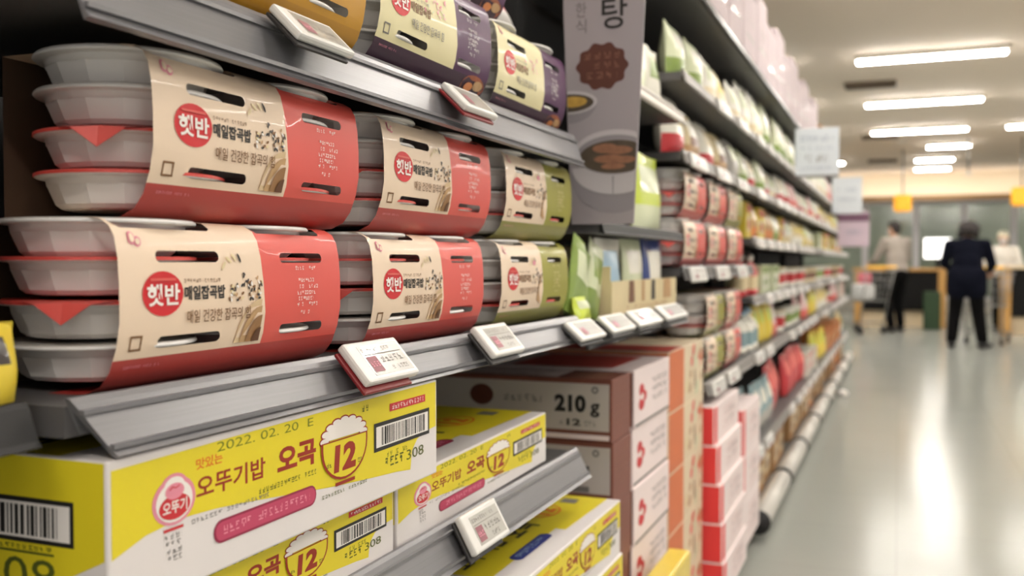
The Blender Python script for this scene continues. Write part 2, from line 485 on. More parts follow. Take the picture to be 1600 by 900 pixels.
def shelf(y0, y1, z, label, xf=FX, lip=0.045, slant=0.022, m='rail_grey', thick=0.022, back=-0.98, ridge=True, near_cut=0.0):
    r = empty('shelf_board', (xf, y0, z)); tag(r, label, 'shelf')
    L = y1 - y0
    b = MB(); b.box(back - xf, -0.004, 0.0, L, -thick, 0.0, 'deck_grey'); b.build('deck', r)
    b = MB()
    # slanted rail in section: (x, z)
    sec = [(-0.004, 0.006), (0.0, 0.006), (0.003, 0.002), (slant * 0.95, 0.006 - lip + 0.004), (slant + 0.003, 0.006 - lip), (slant - 0.002, 0.004 - lip), (-0.001, -0.004), (-0.004, -thick)]
    ny = 2
    v = []
    for k in range(ny):
        for (x, zz) in sec:
            t = (0.006 - zz) / lip
            yy = (near_cut * (t - 0.0)) if k == 0 else L
            v.append((x, yy, zz))
    n = len(sec)
    f = [(i, (i + 1) % n, n + (i + 1) % n, n + i) for i in range(n)]
    f = [tuple(reversed(q)) for q in f]
    f.append(tuple(range(n))); f.append(tuple(reversed(range(n, 2 * n))))
    b.add(v, f, m)
    if ridge:
        for t in (0.16, 0.86):
            xa = 0.003 + (slant - 0.003) * t; za = 0.002 + (0.006 - lip - 0.0) * t
            b.box(xa - 0.001, xa + 0.0035, near_cut * t + 0.001, L - 0.001, za - 0.002, za + 0.0015, m)
    b.build('price_rail', r)
    return r

YS = 0.497
frame(-0.6, YS, 2.0, 'dark shelving frame behind the goods at the left edge of view')
frame(YS + 0.002, 1.62, 2.0, 'dark shelving frame behind the stacked rice bowl packs')
frame(1.622, 2.50, 2.0, 'dark shelving frame behind the soup panel and pouches')
shelf(YS, 1.62, 1.0, 'grey middle shelf carrying two layers of cream and red rice packs', near_cut=0.02, lip=0.042)
shelf(-0.6, YS - 0.012, 0.998, 'grey shelf end with shade in its colour at the left edge beside the middle shelf', xf=-0.556, lip=0.03, slant=0.012, m='rack_black', ridge=False)  # black stands in for the shade on this grey rail
shelf(YS, 1.60, 1.316, 'grey upper shelf carrying the purple and gold rice packs', lip=0.056, slant=0.02)
shelf(YS, 1.62, 0.765, 'grey lower shelf under the yellow boxes with one price tag', lip=0.05, slant=0.026)
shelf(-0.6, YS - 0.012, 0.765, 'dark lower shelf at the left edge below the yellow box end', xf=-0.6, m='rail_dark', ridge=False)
shelf(1.624, 2.50, 0.985, 'shelf of green and white pouches under the soup panel', lip=0.045, m='rail_dark', slant=0.02)
shelf(1.768, 2.50, 1.172, 'shelf holding the soup panel and the lime green pouch', lip=0.022, m='rack_black', slant=0.006, thick=0.016, ridge=False)
shelf(1.80, 2.50, 1.485, 'pale shelf edge behind the soup panel, at its mid height', lip=0.035, m='rail_light', slant=0.01)

# low plinths
def plinth(y0, y1, xf, h, label):
    r = empty('shelving_plinth', (xf, y0, 0)); tag(r, label, 'shelf base')
    b = MB(); b.box(-0.46, 0.0, 0.0, y1 - y0, 0.012, h, 'deck_grey', 0.004); b.build('base_deck', r)
    b = MB(); b.box(-0.44, -0.03, 0.01, y1 - y0 - 0.01, 0.0, 0.012, 'kick'); b.build('kick_plate', r)
    return r
plinth(YS + 0.01, 1.80, -0.44, 0.356, 'grey raised shelf base under the lowest yellow boxes')
plinth(1.81, 2.50, -0.50, 0.096, 'low shelf base under the brown 210 gram cartons')

# ------------------------------------------------------------------ yellow multi-pack rice cartons
def yellow_box(L, H, D, name='rice_carton', pill_top='print_red', seed=1, end_print=True, top_wide=True):
    """origin: lower front corner at the near end; front looks to +x, length along y, depth to -x"""
    b = MB()
    b.box(-D, 0, 0, L, 0, H, 'carton_white', 0.0022, 2)
    f = Print(b, lambda a, q, o: (o, a * L, q * H))
    h_l = H / L
    # yellow field with the white swoosh underneath and the white notch at the far lower corner
    up = [(0.006, 0.935), (0.3, 0.955), (0.7, 0.972), (0.992, 0.975)]
    low = [(0.006, 0.37), (0.07, 0.455), (0.14, 0.487), (0.22, 0.468), (0.29, 0.437), (0.42, 0.366), (0.557, 0.291), (0.69, 0.235), (0.807, 0.19), (0.868, 0.155)]
    notch = [(0.875, 0.34), (0.90, 0.44), (0.94, 0.49), (0.992, 0.505)]
    # split in quads strips so no face is concave
    def interp(pl, a):
        for (a0, b0), (a1, b1) in zip(pl[:-1], pl[1:]):
            if a0 <= a <= a1: return b0 + (b1 - b0) * (a - a0) / max(a1 - a0, 1e-9)
        return pl[-1][1]
    lowc = low + notch
    xs = sorted(set([p[0] for p in lowc] + [0.03, 0.1, 0.18, 0.36, 0.5, 0.62, 0.75]))
    for a0, a1 in zip(xs[:-1], xs[1:]):
        f.poly([(a0, interp(lowc, a0)), (a1, interp(lowc, a1)), (a1, interp(up, a1)), (a0, interp(up, a0))], 'yellow', 1)
    # round emblem: white-edged pink pear with red disc and lettering
    f.ell(0.128, 0.625, 0.046, 0.165, 'logo_pink', 2); f.ell(0.128, 0.725, 0.028, 0.085, 'logo_pink', 2)
    f.ell(0.128, 0.62, 0.039, 0.14, 'print_white', 3); f.ell(0.128, 0.72, 0.022, 0.068, 'print_white', 3)
    f.ell(0.128, 0.585, 0.033, 0.085, 'logo_red', 4); f.ell(0.128, 0.69, 0.02, 0.055, 'logo_pink', 4)
    f.text('오뚜기', 0.102, 0.154, 0.54, 0.63, 'print_white', 5, 0.02)
    f.line([(0.117, 0.705), (0.123, 0.722), (0.13, 0.71), (0.137, 0.722)], 0.004, 'logo_red', 5)
    f.text('맛있는', 0.176, 0.238, 0.785, 0.862, 'print_orange', 2, 0.02)
    f.text('오뚜기밥', 0.176, 0.348, 0.575, 0.735, 'print_red', 2, 0.018, rise=0.0)
    f.text('오곡', 0.382, 0.50, 0.55, 0.765, 'print_red', 2, 0.04)
    f.text('2022. 02. 20  E', 0.225, 0.492, 0.872, 0.94, 'print_green', 2, -0.004, rise=0.0)
    f.scribble(0.665, 0.695, 0.87, 0.925, 'print_olive', 8, 2, 1.0, 0.013)
    # rice bowl drawing with the 12
    cx = 0.598
    pts = []
    for k in range(9):
        t = PI - PI * k / 8
        pts.append((cx + 0.07 * math.cos(t), 0.70 + 0.15 * math.sin(t)))
    for i, (a, q) in enumerate(pts):
        f.ell(a, q, 0.018, 0.04, 'print_red', 2, 14)
    for i, (a, q) in enumerate(pts):
        f.ell(a, q, 0.0145, 0.028, 'print_white', 3, 14)
    f.poly([(cx + 0.07 * math.cos(PI * k / 12), 0.70 + 0.15 * math.sin(PI * k / 12)) for k in range(13)], 'print_white', 4)
    outer = [(cx - 0.083, 0.69)] + [(cx + 0.083 * math.cos(PI + PI * k / 14), 0.62 - 0.30 * math.sin(PI * k / 14) * 0.98) for k in range(15)] + [(cx + 0.083, 0.69)]
    inner = [(cx - 0.077, 0.68)] + [(cx + 0.077 * math.cos(PI + PI * k / 14), 0.62 - 0.272 * math.sin(PI * k / 14)) for k in range(15)] + [(cx + 0.077, 0.68)]
    f.poly(outer, 'print_red', 5); f.poly(inner, 'yellow', 6)
    f.rect(cx - 0.035, cx + 0.035, 0.285, 0.315, 'print_red', 5)
    f.text('12', cx - 0.042, cx + 0.036, 0.405, 0.645, 'print_red', 7, 0.05, slant=0.006)
    f.scribble(cx - 0.066, cx - 0.05, 0.47, 0.51, 'print_olive', 5, 7, 1.0, 0.008); f.scribble(cx + 0.045, cx + 0.062, 0.43, 0.47, 'print_olive', 6, 7, 1.0, 0.008)
    # red flash, barcode, code numbers
    f.rect(0.775, 0.938, 0.80, 0.875, 'logo_red', 2); f.scribble(0.785, 0.928, 0.817, 0.858, 'print_white', seed, 3, 0.9, 0.011)
    a0, a1, b0, b1 = 0.71, 0.958, 0.455, 0.725
    f.rect(a0, a1, b0, b1, 'print_black', 2); f.rect(a0 + .008, a1 - .008, b0 + .036, b1 - .036, 'print_white', 3)
    rr = random.Random(seed); x = a0 + 0.03
    while x < a1 - 0.026:
        t = rr.choice((0.003, 0.0045, 0.007)); f.rect(x, x + t, b0 + .05, b1 - .05, 'print_grey' if rr.random() < .35 else 'print_black', 4); x += t + rr.choice((0.003, 0.005))
    f.scribble(0.757, 0.84, 0.275, 0.365, 'print_olive', 14, 2, 1.0, 0.018); f.text('308', 0.85, 0.93, 0.265, 0.365, 'print_olive', 2, 0.0)
    f.scribble(0.75, 0.86, 0.375, 0.42, 'print_green', seed + 3, 2, 0.8, 0.012)
    # small print, pill, carton marks
    f.scribble(0.165, 0.36, 0.42, 0.45, 'print_grey', seed + 1, 2, 0.9, 0.009)
    f.scribble(0.33, 0.50, 0.46, 0.50, 'print_olive', seed + 2, 2, 0.9, 0.009)
    f.scribble(0.52, 0.68, 0.215, 0.245, 'print_olive', seed + 4, 2, 0.9, 0.009)
    def fc(a_0, a_1, b_0, b_1, m, layer):
        r = (b_1 - b_0) / 2; ra = r * h_l; pts = []
        for k in range(9):
            t = -PI / 2 + PI * k / 8; pts.append((a_1 - ra + ra * math.cos(t), b_0 + r + r * math.sin(t)))
        for k in range(9):
            t = PI / 2 + PI * k / 8; pts.append((a_0 + ra + ra * math.cos(t), b_0 + r + r * math.sin(t)))
        f.poly(pts, m, layer)
    fc(0.215, 0.50, 0.205, 0.375, 'pill_dark', 2); fc(0.219, 0.496, 0.222, 0.358, 'pill', 3)
    f.scribble(0.238, 0.478, 0.262, 0.325, 'logo_pink', seed + 5, 4, 0.95, 0.013)
    f.rect(0.105, 0.147, 0.425, 0.445, 'logo_red', 2)
    for k in range(4): f.scribble(0.108 + 0.002 * k, 0.143, 0.37 - k * 0.05, 0.405 - k * 0.05, 'print_grey', seed + 6 + k, 2, 0.9, 0.01)
    # near end face
    if end_print:
        e = Print(b, lambda a, q, o: (-D + a, -o, q))
        e.poly([(0.002, H * 0.02), (D - 0.11, H * 0.02), (D - 0.05, 0.020), (D - 0.003, H * 0.37), (D - 0.003, H * 0.985), (0.002, H * 0.985)], 'yellow', 1)
        e.barcode(D - 0.155, D - 0.031, H * 0.425, H * 0.72, seed + 9, 2, fw=0.0035)
        e.rect(D - 0.155, D - 0.05, H * 0.355, H * 0.37, 'print_olive', 2)
        e.scribble(D - 0.155, D - 0.052, H * 0.38, H * 0.41, 'print_olive', 12, 2, 0.9, 0.005)
        e.text('308', D - 0.125, D - 0.049, H * 0.10, H * 0.325, 'print_olive', 2, 0.0)
    # top face: a runs along the length, q back from the front edge
    t = Print(b, lambda a, q, o: (-q, a, H + o))
    t.rect(0.003, L - 0.003, 0.048, D - 0.003, 'yellow', 1)
    t.poly([(L * 0.55, 0.030), (L - 0.003, 0.024), (L - 0.003, 0.05), (L * 0.55, 0.049)], 'yellow', 1)
    t.caps(L * 0.19, L * 0.48, 0.038, 0.060, 'print_blue' if pill_top == 'print_blue' else 'pill_dark', 2)
    t.scribble(L * 0.22, L * 0.45, 0.044, 0.054, 'logo_pink' if pill_top != 'print_blue' else 'p_sky', seed + 11, 3, 0.95, 0.011)
    t.ell(L * 0.74, 0.105, 0.045, 0.03, 'print_orange', 2); t.ell(L * 0.74, 0.105, 0.040, 0.026, 'yellow', 3)
    t.text('12', L * 0.69, L * 0.785, 0.085, 0.125, 'print_orange', 4, 0.05)
    t.text('오곡', L * 0.40, L * 0.58, 0.078, 0.125, 'print_black', 2, 0.03)
    t.text('오뚜기밥', L * 0.05, L * 0.36, 0.09, 0.135, 'print_black', 2, 0.03)
    t.rect(L * 0.88, L * 0.94, 0.07, 0.10, 'print_grey', 2)
    return b.build(name)

g_y = 'yellow rice cartons on the near shelves'
oA2 = yellow_box(0.435, 0.0822, 0.30, seed=21); oA2.location = (-0.5345, 0.528, 0.7655)
tag(oA2, 'yellow rice carton lying under the big front carton, its top half covered', 'carton', g_y)
oA = yellow_box(0.514, 0.1125, 0.30, seed=5); oA.location = (-0.51, 0.511, 0.8487)
tag(oA, 'large yellow rice carton with red lettering, nearest, directly under the middle shelf', 'carton', g_y)
oB = yellow_box(0.507, 0.0812, 0.30, seed=31); oB.location = (-0.537, 0.975, 0.7655); oB.rotation_euler = (0.014, 0, 0)
tag(oB, 'yellow rice carton standing alone beside the front pair, above the tilted tag', 'carton', g_y)
yC = []
for k in range(3):
    o = yellow_box(0.51, 0.0995, 0.30, seed=41 + k, pill_top='print_blue'); o.location = (-0.48 + (0.006, 0.004, 0.0)[k], (1.232, 1.226, 1.222)[k], 0.3565 + 0.1 * k)
    tag(o, ('lowest yellow rice carton in the stack below the lower shelf', 'middle yellow rice carton showing its corner under the blue-marked one', 'yellow rice carton with blue label on its top, below the lower shelf')[k], 'carton', g_y)

# ------------------------------------------------------------------ sleeved packs of rice bowls
PL, PH = 0.30, 0.134
PROF = [(-0.155, .134), (-0.028, .134), (-0.017, .1325), (-0.008, .1275), (-0.003, .119), (0, .104), (0.0015, .082), (0.0015, .055), (-0.002, .036), (-0.009, .018), (-0.018, .007), (-0.032, .0008), (-0.05, 0.0), (-0.07, 0)]
_cum = [0]
for p, q in zip(PROF[:-1], PROF[1:]): _cum.append(_cum[-1] + math.hypot(q[0] - p[0], q[1] - p[1]))
STOT = _cum[-1]
def prof_at(s):
    s = max(0, min(STOT, s))
    for i in range(len(PROF) - 1):
        if s <= _cum[i + 1] + 1e-9:
            t = (s - _cum[i]) / (_cum[i + 1] - _cum[i])
            p, q = PROF[i], PROF[i + 1]
            d = Vector((q[0] - p[0], q[1] - p[1])).normalized()
            return (p[0] + (q[0] - p[0]) * t, p[1] + (q[1] - p[1]) * t, -d.y, d.x)   # point and outward normal
    return (*PROF[-1], 0, -1)
def s_of_z(z):
    for i in range(1, len(PROF) - 2):
        z0, z1 = PROF[i][1], PROF[i + 1][1]
        if z1 <= z <= z0 and z0 != z1: return _cum[i] + (_cum[i + 1] - _cum[i]) * (z0 - z) / (z0 - z1)
    return _cum[1] if z > .13 else _cum[-2]

SLOTS = [(0.039, 0.113, .1045), (0.042, 0.116, .0375), (0.199, 0.268, .1040), (0.2, 0.27, .0378), (0.004, 0.112, .131), (0.168, 0.276, .131)]
def sleeve(accent, dark, cream='cream', split=0.172, style='red'):
    b = MB()
    verts = []; edges = []
    def loop(pts, closed=True):
        o = len(verts); verts.extend(Vector(p) for p in pts)
        n = len(pts)
        for i in range(n if closed else n - 1): edges.append((o + i, o + (i + 1) % n))
    nS = 8
    rectp = [(0, 0), (PL, 0), (PL, STOT), (0, STOT)]
    # border with intermediate points
    border = []
    for k in range(len(_cum)): border.append((0, _cum[k]))
    for k in range(1, 12): border.append((PL * k / 12, STOT))
    for k in reversed(range(len(_cum))): border.append((PL, _cum[k]))
    for k in range(11, 0, -1): border.append((PL * k / 12, 0))
    loop(border)
    holes = []
    for a0, a1, z in SLOTS:
        s = s_of_z(z); hh = 0.0046 if z < .125 else 0.009; pts = []
        r = hh if z < .125 else 0.006
        for k in range(9):
            t = -PI / 2 + PI * k / 8; pts.append((a1 - r + r * math.cos(t), s + hh * math.sin(t)))
        for k in range(9):
            t = PI / 2 + PI * k / 8; pts.append((a0 + r + r * math.cos(t), s + hh * math.sin(t)))
        loop(pts); holes.append((a0, a1, s, hh, r))
    for k in range(1, len(_cum) - 1):
        loop([(PL * j / 10, _cum[k]) for j in range(11)], False)
    sb = s_of_z(0.0265)
    loop([(PL * j / 10, sb) for j in range(11)], False)
    sp = [(split - 0.004 + 0.008 * (0.5 - 0.5 * math.cos(PI * j / 10)), _cum[1] + (sb - _cum[1]) * j / 10) for j in range(11)]
    sp = [(split, 0)] + sp
    loop(sp, False)
    vo, eo, fo, *_ = delaunay_2d_cdt(verts, edges, [], 0, 1e-6, True)
    def inhole(a, s):
        for a0, a1, sc, hh, r in holes:
            if abs(s - sc) < hh and a0 < a < a1:
                if a0 + r <= a <= a1 - r: return True
                ac = a0 + r if a < a0 + r else a1 - r
                if ((a - ac) / r) ** 2 + ((s - sc) / hh) ** 2 < 1: return True
        return False
    V3 = []
    for p in vo:
        x, z, nx, nz = prof_at(p.y); V3.append((x, p.x, z))
    groups = {}
    for f in fo:
        ca = sum(vo[i].x for i in f) / len(f); cs = sum(vo[i].y for i in f) / len(f)
        if inhole(ca, cs): continue
        aa = split + 0.0 if cs < _cum[1] else split - 0.004 + 0.008 * (0.5 - 0.5 * math.cos(PI * min(1, (cs - _cum[1]) / (sb - _cum[1]))))
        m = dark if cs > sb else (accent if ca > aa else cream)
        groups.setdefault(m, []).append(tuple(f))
    o = len(b.v); b.v += V3
    for m, fs in groups.items():
        for f in fs:
            # orient outwards (a right, s down): make the normal point out
            p = [Vector(V3[i]) for i in f]; n = (p[1] - p[0]).cross(p[2] - p[0])
            cs = sum(vo[i].y for i in f) / 3; _, _, nx, nz = prof_at(cs)
            if n.x * nx + n.z * nz < 0: f = tuple(reversed(f))
            b.f.append([i + o for i in f]); b.m.append(m); b.s.append(True)
    # back panel; its dark brown paints in the shade behind the bowls
    b.add([(-0.155, 0, 0), (-0.155, PL, 0), (-0.155, PL, PH), (-0.155, 0, PH)], [(0, 3, 2, 1)], 'sleeve_back_shade')
    def mp(a, z, off):
        x, zz, nx, nz = prof_at(s_of_z(z)); return (x + nx * off, a, zz + nz * off)
    q = Print(b, mp, 0.00055)
    # emblem disc and lettering
    q.ell(0.045, 0.0755, 0.0225, 0.0175, 'logo_disc', 1, 28)
    q.text('햇반', 0.027, 0.063, 0.066, 0.083, 'print_white', 2, 0.026)
    q.rect(0.031, 0.059, 0.0855, 0.0875, 'coral', 2)
    ink = 'brown_print' if style != 'purple' else 'print_grey'
    q.scribble(0.069, 0.113, 0.0835, 0.0865, ink, 3, 1, 0.92, 0.003)
    q.text('매일잡곡밥', 0.069, 0.119, 0.0695, 0.081, 'print_black' if style == 'red' else 'brown_print', 1, 0.03)
    q.text('매일 건강한 잡곡의 힘', 0.071, 0.152, 0.051, 0.0615, ink, 2.6, 0.012)
    # corner mark, small heart near the top left
    q.line([(0.013, 0.0335), (0.024, 0.0335), (0.024, 0.0435), (0.013, 0.0435), (0.013, 0.0335)], 0.0016, ink, 1)
    q.ell(0.016, 0.118, 0.004, 0.005, 'logo_pink', 1, 14); q.ell(0.0215, 0.1155, 0.004, 0.004, 'logo_pink', 1, 14)
    q.ell(0.016, 0.118, 0.0025, 0.0033, cream, 2, 14); q.ell(0.0215, 0.1155, 0.0025, 0.0025, cream, 2, 14)
    rr = random.Random(11)
    if style in ('red', 'olive'):
        # scattered grains, leaves and a wooden bowl corner
        for k in range(64):
            a = rr.uniform(0.124, 0.169); z = 0.0675 + rr.random() * 0.026 * (1 - 0.6 * abs(a - 0.15) / 0.03)
            q.ell(a, z, 0.0021, 0.0012, rr.choice(['brown_print', 'print_white', 'print_black', 'p_dark', 'p_tan', 'p_cream']), 1, 8, rr.uniform(0, PI))
        for (a, z, t) in ((0.118, 0.097, 0.9), (0.125, 0.102, -0.6), (0.132, 0.104, -0.8)): q.ell(a, z, 0.0045, 0.0015, 'p_cream', 1, 10, t)
        q.ell(0.139, 0.1035, 0.0045, 0.0013, 'print_black', 1, 10, -1.1)
        if style == 'red':
            for gm, ra, rb, ly in (('grad_a', .034, .037, 1), ('grad_b', .027, .031, 1.3), ('grad_c', .019, .023, 1.6), ('grad_d', .011, .012, 1.9)):
                q.poly([(0.1697, 0.0302)] + [(0.1697 - ra * math.sin(t), 0.0302 + rb * math.cos(t)) for t in [PI / 2 * k / 10 for k in range(11)]], gm, ly)
        else:
            q.poly([(0.148, 0.040), (0.169, 0.034), (0.169, 0.080), (0.157, 0.072), (0.15, 0.058)], 'p_tan', 1)
            q.ell(0.135, 0.099, 0.006, 0.004, 'logo_pink', 1, 12)
    else:
        for k in range(26):
            q.ell(rr.uniform(0.10, 0.16), rr.uniform(0.078, 0.104), 0.0028, 0.0014, rr.choice(['logo_pink', 'p_pink', 'p_greenwhite']), 1, 8, rr.uniform(0, PI))
    wl = 'print_white' if style != 'olive' else 'p_cream'
    for k, (a0, a1) in enumerate(((.222, .236), (.245, .256), (.226, .252), (.228, .258), (.224, .255), (.226, .25), (.224, .258), (.23, .244))):
        z = (0.0945, 0.0945, 0.083, 0.077, 0.071, 0.0655, 0.060, 0.0525)[k]
        q.scribble(a0, a1, z - 0.0017, z + 0.0017, wl, 40 + k, 1, 0.9, 0.0034)
    q.scribble(0.012, 0.05, 0.0195, 0.0215, 'logo_pink', 77, 1, 0.7, 0.002)
    if style == 'purple':
        q.ell(0.262, 0.0165, 0.034, 0.0135, 'food_print', 1, 20); q.ell(0.275, 0.019, 0.014, 0.006, 'p_tan', 2, 14); q.ell(0.25, 0.015, 0.012, 0.005, 'p_orange', 2, 14)
    return b

BOWL_PROF = [(0.048, 0.0), (0.0545, 0.001), (0.0590, 0.0045), (0.0655, 0.0200), (0.0665, 0.0250), (0.0675, 0.0258), (0.0738, 0.0262), (0.0752, 0.0275), (0.0742, 0.0294), (0.067, 0.0294)]
def bowl_mesh():
    b = MB(); b.lathe(BOWL_PROF[:4], 'bowl_white', seg=14, smooth=False); b.lathe(BOWL_PROF[3:], 'bowl_white', seg=40, cap=True); return b
def lid_mesh(m, tab):
    b = MB(); b.lathe([(0.0750, 0.0272), (0.0757, 0.0274), (0.0757, 0.0296), (0.0745, 0.0302)] if m == 'film_red' else [(0.0735, 0.0295), (0.0735, 0.0301)], m, seg=40, smooth=False, cap=True)
    if tab:
        # pull tab hanging off the rim towards the near aisle side
        for ang, w, ln, dz in ((-1.12, 0.035, 0.030, 0.017),):
            ca, sa = math.cos(ang), math.sin(ang)
            def P(r, t, z): return (r * ca - t * sa, r * sa + t * ca, z)
            top = [P(0.068, -w, 0.0304), P(0.068, w, 0.0304), P(0.079, w * 0.6, 0.0285), P(0.082, 0.0, 0.0302 - dz), P(0.079, -w * 0.6, 0.0285), P(0.0775, 0, 0.0298)]
            b.add(top, [(0, 1, 2, 5), (0, 5, 4), (5, 2, 3), (4, 5, 3)], m)
            b.add([(x * .995, y * .995, z - 0.0004) for x, y, z in top], [(5, 2, 1, 0), (4, 5, 0), (3, 2, 5), (3, 5, 4)], m)
    return b

BOWLS = {}
def make_pack(accent, dark, cream='cream', style='red', split=0.172, label='x', tabs=(), reds=()):
    r = empty('rice_bowl_pack'); tag(r, label, 'rice pack', 'sleeved rice bowl packs')
    sleeve(accent, dark, cream, split, style).build('sleeve', r)
    for k in range(4):
        for ci, cy in enumerate((0.058, 0.222)):
            if 'bowl' not in BOWLS: BOWLS['bowl'] = bowl_mesh().build('bowl'); o = BOWLS['bowl']
            else: o = BOWLS['bowl'].copy(); COL.objects.link(o)
            o.parent = r; o.location = (-0.0748, cy, (0.0075, 0.0405, 0.0741, 0.1036)[k])
            key = ('film_red' if k in reds else 'film_grey', k in tabs and ci == 0)
            if key not in BOWLS: BOWLS[key] = lid_mesh(*key).build('lid_film'); l = BOWLS[key]
            else: l = BOWLS[key].copy(); COL.objects.link(l)
            l.parent = o; l.location = (0, 0, 0)
    return r

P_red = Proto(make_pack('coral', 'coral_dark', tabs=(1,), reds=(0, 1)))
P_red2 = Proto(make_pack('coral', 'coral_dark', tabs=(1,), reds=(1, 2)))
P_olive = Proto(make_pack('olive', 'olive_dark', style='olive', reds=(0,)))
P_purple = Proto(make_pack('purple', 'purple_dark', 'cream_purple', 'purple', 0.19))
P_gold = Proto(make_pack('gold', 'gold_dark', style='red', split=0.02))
zl, zu = 1.0002, 1.1348
P_red2.place((-0.532, 0.545, zl), label='cream and red rice pack, nearest of the bottom layer on the middle shelf')
P_red2.place((-0.534, 0.915, zl), label='cream and red rice pack, second in bottom layer, beside the olive one')
P_olive.place((-0.536, 1.285, zl), label='cream and olive green rice pack in the bottom layer, beside the pouches')
P_red.place((-0.530, 0.579, zu), label='cream and red rice pack, nearest of the upper layer, under the upper shelf')
P_red.place((-0.533, 0.938, zu), label='cream and red rice pack, second in upper layer, beside the olive one')
P_olive.place((-0.534, 1.298, zu), label='cream and olive green rice pack in the upper layer, before the soup panel')
zp = 1.3165
P_gold.place((-0.524, 0.585, zp), label='golden yellow rice pack on the upper shelf, left of the purple packs')
P_purple.place((-0.518, 0.905, zp), (0, 0, 0), label='cream and purple rice pack next to the golden one on upper shelf')
P_purple.place((-0.532, 1.262, zp), label='cream and purple rice pack beside the soup panel on upper shelf')
P_purple.place((-0.54, 1.02, zp + 0.1348), label='dark purple rice pack stacked on top of the other purple packs')
P_gold.place((-0.562, 0.130, 1.0002), label='yellow sleeved rice pack cut off by the left edge, bottom layer')
P_gold.place((-0.575, 0.150, 1.1348), label='yellow sleeved rice pack cut off by the left edge, upper layer')

# ------------------------------------------------------------------ electronic price tags
def make_tag(bracket, w=0.106, h=0.05, seed=1):
    """origin: middle of the back face's lower edge; local x = out of the face, y = along the shelf, z = up"""
    r = empty('price_tag'); tag(r, 'x', 'price tag', 'electronic price tags on the near shelves')
    b = MB(); b.box(0.004, 0.014, 0, w, 0, h, 'tag_case', 0.003, 2); b.build('case', r)
    b = MB(); b.box(0.012, 0.0143, w * 0.17, w * 0.93, h * 0.13, h * 0.86, 'tag_screen')
    q = Print(b, lambda a, z, o: (0.0143 + o, a, z))
    q.scribble(w * 0.2, w * 0.78, h * 0.70, h * 0.79, 'print_grey', seed, 1, 0.9, 0.005)
    q.rect(w * 0.2, w * 0.90, h * 0.62, h * 0.635, 'print_grey', 1)
    q.rect(w * 0.2, w * 0.38, h * 0.2, h * 0.58, 'tag_print_red', 1); q.scribble(w * 0.22, w * 0.36, h * 0.33, h * 0.45, 'logo_pink', seed + 1, 2, 0.9, 0.005)
    q.scribble(w * 0.44, w * 0.88, h * 0.40, h * 0.56, 'print_grey', seed + 2, 1, 0.85, 0.008); q.scribble(w * 0.5, w * 0.88, h * 0.2, h * 0.3, 'print_grey', seed + 3, 1, 0.6, 0.005)
    b.build('screen', r)
    b = MB(); b.box(0, 0.004, -0.004, w - 0.012, -0.006, h - 0.004, bracket, 0.001); b.box(-0.003, 0.001, w * .2, w * .8, h * 0.3, h * 0.75, bracket); b.build('bracket', r)
    return r
T_red, T_blk = Proto(make_tag('tag_red', seed=3)), Proto(make_tag('tag_black', seed=9))
def put_tag(pr, y, xt, zt, tilt, label, sc=1.0, h=0.05, wsc=None):
    # top edge at (xt, zt); the face leans back by tilt
    o = pr.place((xt + 0.0065 + math.sin(tilt) * h * sc, y, zt - math.cos(tilt) * h * sc), (0, -tilt, 0), label=label)
    o.scale = (sc, wsc or sc, sc); return o
put_tag(T_red, 0.822, -0.531, 1.010, 0.72, 'white price tag on red holder, nearest on the middle shelf rail')
put_tag(T_blk, 1.140, -0.531, 1.008, 0.72, 'white price tag, second on the middle shelf rail, below olive packs')
put_tag(T_blk, 0.715, -0.532, 1.322, 0.80, 'white price tag on the upper rail below the golden pack', 0.86)
put_tag(T_red, 1.058, -0.532, 1.312, 0.80, 'white price tag with red edge on upper rail below purple packs', 0.92)
put_tag(T_blk, 1.085, -0.528, 0.774, 0.5, 'lone tilted white price tag on the lower shelf rail', 1.05)
for k, y in enumerate((1.515, 1.705, 1.90, 2.15)):
    put_tag(T_blk, y, -0.53, 0.992, 0.85, '%s of the four white tags on the pouch shelf rail from the near end' % ORD[k], 0.88, wsc=(1.3, 1.5, 1.9, 2.1)[k])

